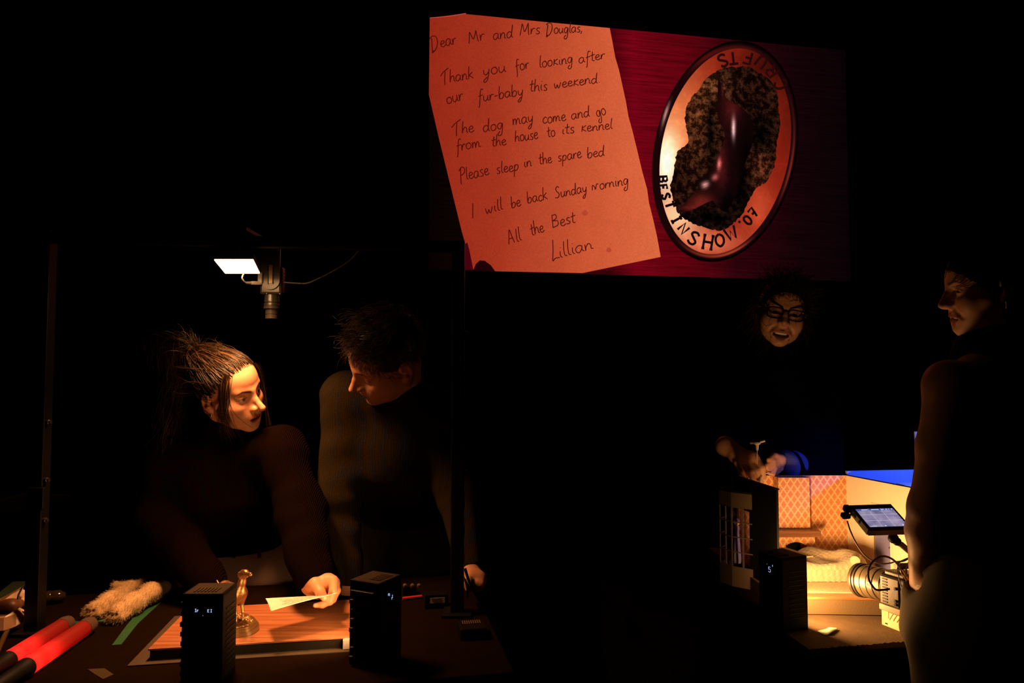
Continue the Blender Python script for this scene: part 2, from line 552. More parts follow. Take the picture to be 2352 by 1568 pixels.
# ================================================================== PROJECTION SCREEN
S0 = P(987, 25, 5.0)
def SCR(px, py):
    d = ray(px, py); t = ((S0 - _c) @ E2) / (d @ E2)
    return _c + d * t
SO = SCR(1465, 335)
def suv(px, py):
    q = SCR(px, py) - SO
    return float(q @ E1), float(q[2])
def uv_px(u, v):
    return proj(SO + u * E1 + v * UP)

screen = thing('projection_screen', 'large hanging screen showing a handwritten letter beside an oval dog plaque', 'screen', tuple(SO))
screen.rotation_euler = (0, 0, YAW)
def spart(name, v, f, m, parent, cols=None):
    me = bpy.data.meshes.new(name); me.from_pydata([tuple(p) for p in v], [], [tuple(q) for q in f])
    if m is not None: me.materials.append(m)
    if cols is not None: set_col(me, cols)
    o = bpy.data.objects.new(name, me); COL.objects.link(o); o.parent = parent
    return o
def sflat(pts_px, layer):
    return [(u, -layer, v) for u, v in (suv(*p) for p in pts_px)]

def picture_mat(name, stops, streak=(1.2, 30.0), amount=.6, grain=.10):
    """projected image: colours across the screen, streaked by stretched noise"""
    m = bpy.data.materials.new(name); m.use_nodes = True
    n, l = nodes_of(m); n.remove(n['Principled BSDF'])
    tc = n.new('ShaderNodeTexCoord'); sx = n.new('ShaderNodeSeparateXYZ'); l.new(tc.outputs['Object'], sx.inputs[0])
    mr = n.new('ShaderNodeMapRange'); mr.inputs['From Min'].default_value = suv(985, 335)[0]; mr.inputs['From Max'].default_value = suv(1950, 335)[0]
    l.new(sx.outputs['X'], mr.inputs['Value'])
    cr = n.new('ShaderNodeValToRGB'); l.new(mr.outputs[0], cr.inputs[0])
    e = cr.color_ramp.elements
    while len(e) > 1: e.remove(e[-1])
    for i, (p, c) in enumerate(stops):
        k = e[0] if i == 0 else e.new(p)
        k.position = p; k.color = (*srgb(*c), 1)
    mp = n.new('ShaderNodeMapping'); mp.inputs['Scale'].default_value = (streak[0], 1, streak[1]); l.new(tc.outputs['Object'], mp.inputs['Vector'])
    t = n.new('ShaderNodeTexNoise'); t.inputs['Scale'].default_value = 2.0; t.inputs['Detail'].default_value = 8; t.inputs['Roughness'].default_value = .65
    l.new(mp.outputs[0], t.inputs['Vector'])
    g = n.new('ShaderNodeTexNoise'); g.inputs['Scale'].default_value = 130; l.new(tc.outputs['Object'], g.inputs['Vector'])
    a = n.new('ShaderNodeMapRange'); a.inputs['From Min'].default_value = .3; a.inputs['From Max'].default_value = .7
    a.inputs['To Min'].default_value = 1 - amount; a.inputs['To Max'].default_value = 1 + amount; l.new(t.outputs['Fac'], a.inputs['Value'])
    b = n.new('ShaderNodeMapRange'); b.inputs['From Min'].default_value = .3; b.inputs['From Max'].default_value = .7
    b.inputs['To Min'].default_value = 1 - grain; b.inputs['To Max'].default_value = 1 + grain; l.new(g.outputs['Fac'], b.inputs['Value'])
    ml = n.new('ShaderNodeMath'); ml.operation = 'MULTIPLY'; l.new(a.outputs[0], ml.inputs[0]); l.new(b.outputs[0], ml.inputs[1])
    em = n.new('ShaderNodeEmission'); l.new(cr.outputs[0], em.inputs[0]); l.new(ml.outputs[0], em.inputs[1]); l.new(em.outputs[0], n['Material Output'].inputs[0])
    return m

def attr_emit(name, sparkle=0.0, scale=60):
    m = bpy.data.materials.new(name); m.use_nodes = True
    n, l = nodes_of(m); n.remove(n['Principled BSDF'])
    a = n.new('ShaderNodeVertexColor'); a.layer_name = 'Col'
    em = n.new('ShaderNodeEmission'); l.new(a.outputs[0], em.inputs[0]); l.new(em.outputs[0], n['Material Output'].inputs[0])
    tc = n.new('ShaderNodeTexCoord'); t = n.new('ShaderNodeTexNoise'); t.inputs['Scale'].default_value = scale; t.inputs['Detail'].default_value = 5; t.inputs['Roughness'].default_value = .75
    l.new(tc.outputs['Object'], t.inputs['Vector'])
    mr = n.new('ShaderNodeMapRange'); mr.inputs['From Min'].default_value = .47; mr.inputs['From Max'].default_value = .72
    mr.inputs['To Min'].default_value = 1 - min(1, sparkle) * .75; mr.inputs['To Max'].default_value = 1 + 3.0 * sparkle
    l.new(t.outputs['Fac'], mr.inputs['Value']); l.new(mr.outputs[0], em.inputs[1])
    return m

# the fabric of the screen, a thin slab a little larger than the picture
pc = [(987, 25), (1940, 116), (1953, 646), (985, 619)]
u0, u1 = suv(986, 335)[0], suv(1946, 335)[0]
vt, vb = suv(987, 25)[1], suv(987, 619)[1]
vt1, vb1 = suv(1940, 116)[1], suv(1953, 646)[1]
vt, vb = (vt + vt1) / 2, (vb + vb1) / 2
mb = MB(); mb.box((0, .03, 0), (1, 1, 1)); mb.bm.free()
def sbox(name, c, size, m, parent):
    bm = bmesh.new(); bmesh.ops.create_cube(bm, size=1, matrix=Matrix.Translation(c) @ Matrix.Diagonal((*size, 1)))
    me = bpy.data.meshes.new(name); bm.to_mesh(me); bm.free(); me.materials.append(m)
    o = bpy.data.objects.new(name, me); COL.objects.link(o); o.parent = parent; return o
sbox('screen_fabric', ((u0 + u1) / 2, .022, (vt + vb) / 2), (u1 - u0 + .12, .04, vt - vb + .12), M_BLACK, screen)
for su_ in (u0 + .25, u1 - .25):
    sbox('suspension_wire', (su_, .022, (vt + .06 + 5.1 - SO[2]) / 2), (.006, .006, 5.1 - SO[2] - vt - .06), M_BLACK, screen)
wood = spart('projected_wood', [(u0, -.001, vb), (u1, -.001, vb), (u1, -.001, vt), (u0, -.001, vt)], [(0, 1, 2, 3)],
             picture_mat('projected_wood', [(0, (7, 1, 1)), (.08, (14, 3, 2)), (.40, (62, 2, 10)), (.46, (112, 4, 20)), (.58, (92, 3, 14)), (.70, (44, 3, 10)), (.86, (20, 3, 7)), (1, (8, 2, 4))], (1.0, 26.0), .55), screen)
# the letter
let_px = [(987, 44), (1070, 33), (1112, 37), (1250, 51), (1400, 65), (1406, 95), (1413, 133), (1421, 160), (1437, 232), (1443, 268), (1452, 300), (1463, 345), (1475, 395), (1486, 435), (1490, 465), (1500, 505), (1509, 545), (1517, 590), (1430, 608), (1338, 627), (1137, 623), (1127, 609), (1113, 599), (1102, 598), (1093, 606), (1087, 620), (1076, 585), (1060, 530), (1033, 420), (1008, 318), (985, 218)]
letter_pic = spart('projected_letter', sflat(let_px, .004), [tuple(range(len(let_px)))[::-1]],
               picture_mat('projected_letter', [(0, (150, 40, 22)), (.15, (165, 52, 30)), (.38, (206, 88, 52)), (.55, (224, 108, 66))], (2, 2), .06, .10), screen)
spart('projected_finger', sflat([(1068, 620), (1066, 570), (1069, 560), (1073, 557), (1078, 575), (1087, 620)], .006), [(0, 1, 2, 3, 4, 5)], mat_emit('projected_finger', srgb(70, 2, 14)), screen)
spart('projected_thumb', sflat([(1087, 621), (1093, 606), (1102, 598), (1113, 599), (1127, 609), (1137, 623)], .006), [(0, 1, 2, 3, 4, 5)], mat_emit('projected_thumb', srgb(32, 2, 6)), screen)
edge = catmull([(987, 42.5), (1030, 38), (1070, 32)], 4)
spart('projected_edge', sflat([(p[0], p[1] - 1) for p in edge] + [(p[0], p[1] + 1) for p in edge[::-1]], .006), [tuple(range(2 * len(edge)))], mat_emit('projected_edge', srgb(190, 70, 60)), screen)
for i, (x, y, r) in enumerate([(1343, 489, 7), (1398, 574, 6)]):
    pts = [(x + r * math.cos(a) * (1 + .2 * math.sin(3 * a)), y + .9 * r * math.sin(a)) for a in np.linspace(0, 2 * math.pi, 18)[:-1]]
    spart('projected_stain', sflat(pts, .0055), [tuple(range(17))], mat_emit('projected_stain', srgb(184, 68, 42)), letter_pic)

# ------------------------------------------------------------------ a single-stroke handwriting alphabet (x-height 1)
GL = {
 'a': (1.0, [[(.75, .85), (.45, 1), (.1, .7), (.1, .2), (.4, 0), (.72, .45), (.78, .9), (.75, .3), (.95, .02)]]),
 'b': (.95, [[(.2, 2.0), (.12, 1.0), (.12, .05), (.2, .6), (.5, .95), (.8, .65), (.65, .12), (.3, 0), (.12, .15)]]),
 'c': (.8, [[(.75, .8), (.5, 1), (.15, .7), (.12, .25), (.4, 0), (.78, .2)]]),
 'd': (1.05, [[(.72, .8), (.42, .95), (.1, .6), (.15, .12), (.42, 0), (.75, .5), (.92, 2.0), (.80, 1.0), (.80, .2), (1.0, .0)]]),
 'e': (.85, [[(.12, .45), (.6, .6), (.65, .88), (.4, 1), (.12, .65), (.18, .15), (.5, 0), (.85, .25)]]),
 'f': (.75, [[(.85, 1.85), (.6, 2.0), (.42, 1.6), (.3, .4), (.18, -.7), (.05, -1.0)], [(.1, .85), (.75, 1.0)]]),
 'g': (.95, [[(.75, .85), (.42, 1), (.1, .65), (.2, .15), (.5, .1), (.78, .9), (.75, .1), (.6, -.8), (.25, -1.0), (.1, -.7), (.4, -.3)]]),
 'h': (.95, [[(.25, 2.0), (.15, 1.0), (.1, 0), (.2, .55), (.5, .95), (.72, .7), (.72, .2), (.92, .0)]]),
 'i': (.45, [[(.2, .95), (.15, .3), (.35, .0)], [(.27, 1.4), (.30, 1.48)]]),
 'k': (.9, [[(.25, 2.0), (.15, 1.0), (.1, 0)], [(.75, 1.05), (.2, .55), (.45, .4), (.85, .02)]]),
 'K': (.9, [[(.25, 1.15), (.12, 0)], [(.8, 1.1), (.2, .55), (.85, .02)]]),
 'l': (.45, [[(.3, 2.0), (.18, 1.0), (.18, .2), (.42, .02)]]),
 'm': (1.4, [[(.12, .95), (.1, 0), (.2, .6), (.42, .92), (.55, .6), (.55, .02), (.68, .6), (.92, .92), (1.08, .6), (1.08, .15), (1.35, .05)]]),
 'n': (.98, [[(.12, .95), (.1, 0), (.2, .55), (.5, .95), (.72, .65), (.72, .15), (.95, .05)]]),
 'o': (.9, [[(.55, .98), (.2, .85), (.08, .4), (.3, 0), (.7, .15), (.78, .65), (.5, .98), (.7, .9)]]),
 'p': (.95, [[(.18, .95), (.1, 0), (.02, -.95)], [(.14, .5), (.35, .92), (.7, .85), (.72, .4), (.4, .02), (.12, .15)]]),
 'r': (.7, [[(.12, .95), (.1, 0), (.18, .5), (.4, .92), (.7, .88)]]),
 's': (.75, [[(.65, .9), (.4, 1), (.18, .78), (.35, .52), (.6, .3), (.45, .03), (.08, .08)]]),
 't': (.65, [[(.4, 1.75), (.3, .8), (.28, .15), (.6, .05)], [(.0, 1.05), (.7, 1.18)]]),
 'u': (.95, [[(.12, .95), (.1, .3), (.35, 0), (.7, .45), (.74, .95)], [(.74, .95), (.74, .2), (.92, .02)]]),
 'v': (.85, [[(.1, .9), (.18, .3), (.35, .02), (.6, .5), (.75, .95)]]),
 'w': (1.2, [[(.08, .9), (.15, .2), (.3, .02), (.52, .6), (.6, .1), (.78, .05), (1.05, .95)]]),
 'y': (.95, [[(.12, .95), (.15, .35), (.4, .12), (.68, .5)], [(.78, .98), (.68, .1), (.45, -.8), (.15, -1.05), (.05, -.8), (.5, -.25)]]),
 'A': (1.25, [[(.05, 0), (.3, 1.1), (.55, 2.1), (.75, 1.0), (.95, 0)], [(.2, .75), (.85, .8)]]),
 'B': (1.15, [[(.2, 2.0), (.12, 0)], [(.2, 1.9), (.7, 1.9), (.75, 1.35), (.25, 1.05), (.85, .9), (.85, .25), (.12, 0)]]),
 'D': (1.5, [[(.35, 1.75), (.25, .6), (.15, -.45), (.4, -.1)], [(.0, 1.7), (.5, 2.0), (1.05, 1.75), (1.15, .9), (.8, .05), (.15, -.45)]]),
 'I': (.6, [[(.35, 2.0), (.15, 0)]]),
 'L': (.8, [[(.45, 2.9), (.25, 1.2), (.05, -.1), (.35, .15), (.85, .1)]]),
 'M': (1.5, [[(.05, 0), (.2, 1.0), (.32, 1.9), (.55, 1.0), (.7, .6), (.95, 1.2), (1.15, 1.95), (1.2, 1.0), (1.3, 0)]]),
 'N': (1.3, [[(.05, 0), (.15, .9), (.5, .5), (.6, .1), (.85, 1.0), (1.15, .95)]]),
 'P': (1.0, [[(.35, 2.0), (.2, .8), (.1, -.55)], [(.0, 1.55), (.5, 2.05), (.95, 1.75), (.8, 1.1), (.25, .8)]]),
 'S': (1.1, [[(.95, 1.85), (.6, 2.1), (.3, 1.7), (.5, 1.15), (.85, .65), (.6, .05), (.05, .1)]]),
 'T': (1.15, [[(.55, 1.8), (.42, .8), (.38, -.3)], [(-.25, 1.2), (.2, 1.7), (.6, 2.0), (1.1, 2.3)]]),
 '-': (.7, [[(.1, .5), (.6, .55)]]), '.': (.4, [[(.15, .05), (.22, .08)]]), ',': (.4, [[(.2, .2), (.05, -.35)]]),
}
BLK = {
 'B': [[(0, 0), (0, 1), (.5, 1), (.65, .85), (.6, .6), (.4, .5), (0, .5)], [(.4, .5), (.7, .35), (.65, .1), (.5, 0), (0, 0)]],
 'E': [[(.6, 1), (0, 1), (0, 0), (.6, 0)], [(0, .5), (.5, .5)]],
 'S': [[(.65, .85), (.4, 1), (.1, .9), (.05, .7), (.35, .5), (.65, .3), (.55, .05), (.25, 0), (0, .15)]],
 'T': [[(-.05, 1), (.75, 1)], [(.35, 1), (.35, 0)]],
 'I': [[(.1, 1), (.6, 1)], [(.35, 1), (.35, 0)], [(.1, 0), (.6, 0)]],
 'N': [[(0, 0), (0, 1), (.65, 0), (.65, 1)]],
 'H': [[(0, 0), (0, 1)], [(.65, 0), (.65, 1)], [(0, .5), (.65, .5)], [(-.12, 1), (.12, 1)], [(-.12, 0), (.12, 0)], [(.53, 1), (.77, 1)], [(.53, 0), (.77, 0)]],
 'O': [[(.35, 1), (.08, .8), (0, .5), (.08, .2), (.35, 0), (.62, .2), (.7, .5), (.62, .8), (.35, 1)]],
 'W': [[(-.05, 1), (.18, 0), (.4, .7), (.62, 0), (.85, 1)]],
 "'": [[(.3, 1), (.3, .75)]],
 '0': [[(.35, 1), (.1, .8), (.05, .5), (.1, .2), (.35, 0), (.6, .2), (.65, .5), (.6, .8), (.35, 1)]],
 '7': [[(0, 1), (.65, 1), (.3, 0)], [(.1, .5), (.6, .5)]],
 'C': [[(.65, .8), (.4, 1), (.1, .85), (0, .5), (.1, .15), (.4, 0), (.65, .2)]],
 'R': [[(0, 0), (0, 1), (.5, 1), (.65, .8), (.5, .55), (0, .5)], [(.3, .5), (.7, 0)]],
 'U': [[(0, 1), (.02, .3), (.2, 0), (.5, 0), (.66, .3), (.68, 1)]],
 'F': [[(.65, 1), (0, 1), (0, 0)], [(0, .5), (.5, .5)]],
 '5': [[(.6, 1), (.08, 1), (.05, .55), (.4, .62), (.65, .4), (.55, .05), (.25, 0), (0, .1)]],
 '8': [[(.35, .52), (.08, .75), (.35, 1), (.62, .75), (.35, .52), (.03, .25), (.35, 0), (.67, .25), (.35, .52)]],
}
WORDS = [
 ('Dear', 990, 116, 1049, 101, 15), ('Mr', 1076, 101, 1114, 92, 14), ('and', 1132, 92, 1179, 87, 14), ('Mrs', 1193, 82, 1241, 79, 14), ('Douglas,', 1253, 80, 1338, 74, 12.5),
 ('Thank', 1016, 193, 1088, 181, 15), ('you', 1109, 176, 1163, 166, 15), ('for', 1184, 165, 1216, 156, 13.5), ('looKing', 1238, 156, 1316, 145, 13), ('after', 1329, 147, 1390, 135, 12),
 ('our', 1026, 240, 1065, 230, 15), ('fur-baby', 1098, 235, 1203, 219, 14), ('this', 1216, 212, 1258, 208, 14), ('weeKend.', 1272, 204, 1379, 190, 12.5),
 ('The', 1042, 310, 1089, 303, 14), ('dog', 1109, 304, 1157, 296, 14), ('may', 1177, 288, 1226, 280, 14), ('come', 1246, 285, 1300, 277, 14), ('and', 1312, 275, 1355, 268, 13.5), ('go', 1371, 271, 1393, 262, 14),
 ('from', 1048, 348, 1105, 337, 14), ('the', 1129, 337, 1163, 333, 13), ('house', 1182, 326, 1236, 319, 13.5), ('to', 1257, 316, 1276, 312, 13.5), ('its', 1290, 309, 1320, 305, 12.5), ('Kennel', 1334, 304, 1407, 296, 12.5),
 ('Please', 1057, 417, 1124, 401, 15), ('sleep', 1140, 400, 1193, 391, 13.5), ('in', 1203, 385, 1222, 382, 13), ('the', 1238, 379, 1268, 373, 13), ('spare', 1281, 372, 1336, 362, 13), ('bed', 1348, 364, 1389, 358, 13),
 ('I', 1083, 502, 1093, 500, 16.5), ('will', 1115, 491, 1156, 481, 14), ('be', 1174, 478, 1197, 473, 14), ('back', 1211, 468, 1258, 458, 14), ('Sunday', 1274, 456, 1349, 441, 13), ('Norning', 1359, 438, 1444, 424, 13),
 ('All', 1168, 562, 1199, 552, 16), ('the', 1220, 542, 1251, 532, 15), ('Best', 1268, 524, 1322, 511, 14.5), ('Lillian', 1268, 598, 1363, 570, 15.5)]

def word_strokes(w, x0, y0, x1, y1, xh):
    """strokes of one word in pixels; the letters lean and wobble a little"""
    adv = sum(GL[c][0] for c in w); L = math.hypot(x1 - x0, y1 - y0); sx = L / adv
    dx, dy = (x1 - x0) / L, (y1 - y0) / L; nx, ny = dy, -dx
    out = []; pos = 0
    rr = random.Random(hash(w) % 1000 if False else sum(map(ord, w)) + int(x0))
    for c in w:
        a, st = GL[c]; sc = xh * rr.uniform(.93, 1.07); off = rr.uniform(-.05, .05) * xh
        if w == 'Lillian' and c in 'l': sc *= 1.15
        for s in st:
            out.append([(x0 + dx * (pos + q[0]) * sx + nx * (q[1] * sc + off) + .10 * q[1] * sc * dx,
                         y0 + dy * (pos + q[0]) * sx + ny * (q[1] * sc + off) + .10 * q[1] * sc * dy) for q in catmull(s, 5)])
        pos += a
    return out

def ribbons(strokes, w):
    """flat pen strokes as quads from 2-D polylines"""
    v, f = [], []
    for s in strokes:
        s = [np.asarray(p, float) for p in s]
        k0 = len(v)
        for i, p in enumerate(s):
            d = s[min(i + 1, len(s) - 1)] - s[max(i - 1, 0)]; d = d / (np.linalg.norm(d) + 1e-9); n = np.array((-d[1], d[0])) * w / 2
            v += [p + n, p - n]
        for i in range(len(s) - 1):
            a = k0 + 2 * i; f.append((a, a + 1, a + 3, a + 2))
    return v, f

allst = [s for w in WORDS for s in word_strokes(*w)]
v, f = ribbons([[suv(*p) for p in s] for s in allst], .0068)
spart('handwriting', [(p[0], -.0065, p[1]) for p in v], f, mat_emit('pen_ink', srgb(70, 14, 8)), letter_pic)

# the oval plaque in the picture
pcx, pcy = 1665.0, 348.0
MAJ = np.array([.205, -.979]); MIN = np.array([.979, .205])
def ellipse_px(a, b, n=120, c=(pcx, pcy)):
    return [tuple(np.array(c) + a * math.cos(t) * MAJ + b * math.sin(t) * MIN) for t in np.linspace(0, 2 * math.pi, n, endpoint=False)]
def polar(outline, centre, rings, layer, colour):
    """disc-like mesh from an outline in pixels with a colour for every point"""
    o = np.array(outline, float); c = np.array(centre, float); n = len(o)
    px = np.concatenate([c[None] + (o - c) * (k / rings) for k in range(1, rings + 1)] + [c[None]])
    f = [(k * n + i, k * n + (i + 1) % n, (k + 1) * n + (i + 1) % n, (k + 1) * n + i) for k in range(rings - 1) for i in range(n)]
    f += [(len(px) - 1, (i + 1) % n, i, i) for i in range(n)]
    f = [q if q[2] != q[3] else q[:3] for q in f]
    v = [(u, -layer, w) for u, w in (suv(*p) for p in px)]
    col = np.array([srgb(*np.clip(x, 0, 255)) for x in colour(px)])
    return v, f, col
def gauss(p, c, s):
    d = (p - np.array(c)) / np.array(s); return np.exp(-(d ** 2).sum(1))[:, None]
def rim_col(p):
    c = np.tile((26., 5., 6.), (len(p), 1))
    q = p - np.array((pcx, pcy)); a = q @ MAJ; b = q @ MIN; r = np.sqrt((a / 257) ** 2 + (b / 163) ** 2)
    c += gauss(p, (1527, 242), (9, 55)) * np.array((210, 165, 155)) * np.exp(-((r - .955) / .022) ** 2)[:, None]
    c += gauss(p, (1600, 120), (60, 40)) * np.array((70, 12, 10)) * np.exp(-((r - .96) / .03) ** 2)[:, None]
    c += gauss(p, (1665, 575), (90, 30)) * np.array((190, 75, 45)) * np.exp(-((r - .945) / .012) ** 2)[:, None]
    c += gauss(p, (1810, 380), (25, 110)) * np.array((120, 40, 30)) * np.exp(-((r - .945) / .014) ** 2)[:, None]
    c += gauss(p, (1700, 103), (90, 30)) * np.array((60, 12, 10)) * np.exp(-((r - .94) / .012) ** 2)[:, None]
    c *= (1 - .85 * np.clip((r - .965) / .02, 0, 1) * np.clip((p[:, 0] - 1540) / 60, 0, 1))[:, None]
    return c
M_ATTR = attr_emit('projected_plaque', 0, 50)
plq = spart('projected_plaque', *polar(ellipse_px(257, 163), (pcx, pcy), 60, .004, rim_col)[:2], M_ATTR, screen, polar(ellipse_px(257, 163), (pcx, pcy), 60, .004, rim_col)[2])
def face_col(p):
    c = np.tile((140., 32., 16.), (len(p), 1))
    c += gauss(p, (1560, 300), (75, 150)) * np.array((100, 95, 55))
    c += gauss(p, (1530, 375), (32, 75)) * np.array((90, 190, 190))
    c += gauss(p, (1555, 500), (60, 50)) * np.array((110, 150, 120))
    c += gauss(p, (1630, 560), (80, 30)) * np.array((85, 75, 55))
    c += gauss(p, (1740, 480), (40, 60)) * np.array((60, 40, 25))
    c -= gauss(p, (1770, 150), (80, 60)) * np.array((75, 20, 12))
    c -= gauss(p, (1815, 270), (30, 90)) * np.array((40, 10, 6))
    return c
face = spart('plaque_face', *polar(ellipse_px(239, 146), (pcx, pcy), 40, .007, face_col)[:2], attr_emit('projected_face', .08, 9), plq, polar(ellipse_px(239, 146), (pcx, pcy), 40, .007, face_col)[2])
zp = lambda L: [(1420 + x / 2.6125, 60 + y / 2.6125) for x, y in L]
ground = zp([(590, 270), (660, 250), (780, 250), (850, 290), (920, 340), (950, 420), (960, 520), (965, 620), (945, 720), (935, 830), (890, 930), (830, 970), (790, 1030), (740, 1130), (690, 1180), (640, 1220), (560, 1222), (480, 1200), (420, 1170), (370, 1140), (345, 1100), (325, 1030), (310, 960), (330, 880), (340, 800), (352, 760), (408, 710), (412, 650), (400, 580), (400, 500), (440, 430), (490, 370), (530, 310)])
gsm = [tuple(p) for p in catmull(ground + ground[:1], 6)[:-1]]
rj = random.Random(3)
gsm = [(x + rj.uniform(-2, 2), y + rj.uniform(-2, 2)) for x, y in gsm]
def ground_col(p):
    c = np.tile((30., 12., 6.), (len(p), 1))
    c += gauss(p, (1600, 260), (50, 120)) * np.array((44, 24, 11)); c += gauss(p, (1745, 395), (30, 60)) * np.array((45, 22, 12)); c += gauss(p, (1640, 200), (40, 30)) * np.array((40, 26, 14))
    c *= 1 - .95 * gauss(p, (1745, 310), (26, 34)); c *= 1 - .9 * gauss(p, (1630, 300), (9, 70)); c *= 1 - .92 * gauss(p, (1630, 500), (55, 18)); c *= 1 - .9 * gauss(p, (1700, 430), (22, 70))
    return np.clip(c, 0, 255)
spart('plaque_ground', *polar(gsm, (1665, 345), 30, .010, ground_col)[:2], attr_emit('projected_ground', 1.25, 20), plq, polar(gsm, (1665, 345), 30, .010, ground_col)[2])
dog_px = zp([(596, 310), (625, 375), (640, 430), (690, 465), (750, 505), (795, 560), (806, 640), (792, 730), (755, 830), (725, 930), (690, 1040), (640, 1115), (590, 1085), (560, 1050), (480, 1085), (420, 1112), (362, 1112), (400, 1060), (480, 990), (470, 945), (520, 905), (550, 850), (600, 770), (632, 690), (628, 630), (596, 560), (590, 470), (592, 390)])
dsm = [tuple(p) for p in catmull(dog_px + dog_px[:1], 6)[:-1]]
def dog_col(p):
    c = np.tile((20., 4., 5.), (len(p), 1))
    c += gauss(p, (1678, 250), (22, 40)) * np.array((50, 13, 12)); c += gauss(p, (1655, 380), (14, 60)) * np.array((52, 14, 14)); c += gauss(p, (1610, 465), (30, 20)) * np.array((90, 28, 20))
    c += gauss(p, (1683, 296), (4.5, 24)) * np.array((220, 190, 185)); c += gauss(p, (1650, 378), (4, 13)) * np.array((190, 110, 100)); c += gauss(p, (1618, 425), (8, 7)) * np.array((220, 160, 150)); c += gauss(p, (1640, 408), (7, 7)) * np.array((170, 90, 80))
    c += gauss(p, (1658, 200), (3, 22)) * np.array((60, 22, 18)); c += gauss(p, (1580, 478), (25, 6)) * np.array((60, 16, 12))
    c *= 1 - .85 * gauss(p, (1715, 390), (18, 90)); c *= 1 - .8 * gauss(p, (1668, 470), (24, 30))
    return c
spart('plaque_dog', *polar(dsm, (1690, 330), 30, .013, dog_col)[:2], attr_emit('projected_dog', .12, 30), plq, polar(dsm, (1690, 330), 30, .013, dog_col)[2])
def block(letters, w):
    st = []
    for ch, zx, zy, h, extra in letters:
        x, y = 1420 + zx / 2.6125, 60 + zy / 2.6125; h /= 2.6125
        up = np.array((pcx, pcy)) - (x, y); up = up / np.linalg.norm(up)
        nrm = up @ MAJ / 239 ** 2 * MAJ + up @ MIN / 146 ** 2 * MIN; q = np.array((x - pcx, y - pcy))
        g = -((q @ MAJ) / 239 ** 2 * MAJ + (q @ MIN) / 146 ** 2 * MIN); up = g / np.linalg.norm(g)
        a = R(extra); up = np.array((up[0] * math.cos(a) - up[1] * math.sin(a), up[0] * math.sin(a) + up[1] * math.cos(a)))
        rt = np.array((-up[1], up[0]))
        for s in BLK[ch]:
            s2 = catmull(s, 4) if ch in 'SOC0U' else s
            st.append([tuple(np.array((x, y)) + rt * (q[0] - .35) * h * .95 + up * (q[1] - .5) * h) for q in s2])
    return ribbons([[suv(*p) for p in s] for s in st], w)
bis = [('B', 265, 921, 46, 0), ('E', 266, 972, 44, 0), ('S', 282, 1024, 46, 0), ('T', 303, 1076, 52, 0), ('I', 345, 1164, 56, 0), ('N', 388, 1218, 62, 0), ('S', 448, 1274, 76, 0), ('H', 535, 1298, 80, 0), ('O', 604, 1286, 74, 0), ('W', 668, 1246, 76, 0), ("'", 738, 1192, 60, 0), ('0', 770, 1166, 58, 0), ('7', 806, 1122, 58, 0)]
cru = [('S', 622, 212, 72, 0), ('T', 684, 196, 72, 0), ('F', 768, 194, 70, 0), ('U', 852, 220, 74, 0), ('R', 918, 272, 74, 0), ('C', 968, 352, 76, 0)]
v, f = block(bis, .019); spart('painted_lettering', [(p[0], -.0145, p[1]) for p in v], f, mat_emit('plaque_lettering', srgb(20, 8, 8)), plq)
v, f = block(cru, .020); spart('painted_lettering', [(p[0], -.0145, p[1]) for p in v], f, mat_emit('plaque_heading', srgb(38, 8, 8)), plq)

# ================================================================== TABLES
TH = .78
M_CLOTH = mat('dark_table_cloth', (.0085, .0042, .0019), rough=1.0, spec=.0, bump=.3, bscale=350, var=.3, vscale=30)
M_SKIRT = mat('black_skirt', (.006, .005, .005), rough=1, spec=0)
def table(name, label, F0, len_l, len_r, depth, m=None):
    a = F0 - E1 * len_l; b = F0 + E1 * len_r
    poly = [a, b, b + E2 * depth, a + E2 * depth]
    cen = sum(poly) / 4
    t = thing(name, label, 'table', (cen[0], cen[1], 0))
    MB().prism([p[:2] for p in poly], TH - .03, TH, bev=.003).build('tabletop', m or M_CLOTH, t)
    sk = MB(); n = 26
    ring = []
    for i in range(4):
        p, q = poly[i], poly[(i + 1) % 4]
        for k in range(n): ring.append(p + (q - p) * k / n)
    ring = [cen + (p - cen) * (1 - .018 + .012 * math.sin(i * 1.9)) for i, p in enumerate(ring)]
    sk.prism([p[:2] for p in ring], 0.0, TH - .031)
    sk.build('drape', M_SKIRT, t)
    return t
Fr = T(1000, 1557, TH); Rr = T(1152, 1480, TH)
lr = float((Rr - Fr) @ E1)
left_table = table('work_table', 'dark cloth covered table under the lit panel lamp on the left', Fr, 1.45, lr, float((T(640, 1341, TH) - Fr) @ E2))
right_table = table('display_table', 'dark table carrying the small room set on the right', np.array([.62, 1.515, TH]), .26, 1.20, .80, None)

# ------------------------------------------------------------------ wooden board with the dog on it
def mat_wood(name, base, dark, ang=0.0, scale=1.0, rough=.35, spec=.4):
    m = mat(name, base, rough=rough, spec=spec)
    n, l = nodes_of(m); b = n['Principled BSDF']; tc = n.new('ShaderNodeTexCoord')
    mp = n.new('ShaderNodeMapping'); mp.inputs['Rotation'].default_value = (0, 0, ang); mp.inputs['Scale'].default_value = (3 * scale, 60 * scale, 60 * scale)
    l.new(tc.outputs['Object'], mp.inputs['Vector'])
    t = n.new('ShaderNodeTexNoise'); t.inputs['Scale'].default_value = 1.6; t.inputs['Detail'].default_value = 9; t.inputs['Roughness'].default_value = .62; t.inputs['Distortion'].default_value = .4
    l.new(mp.outputs[0], t.inputs['Vector'])
    cr = n.new('ShaderNodeValToRGB'); e = cr.color_ramp.elements
    e[0].position = .36; e[0].color = (*dark, 1); e[1].position = .62; e[1].color = (*base, 1)
    k = e.new(.5); k.color = (*[(a + c) / 2 for a, c in zip(base, dark)], 1)
    l.new(t.outputs['Fac'], cr.inputs[0]); l.new(cr.outputs[0], b.inputs['Base Color'])
    return m
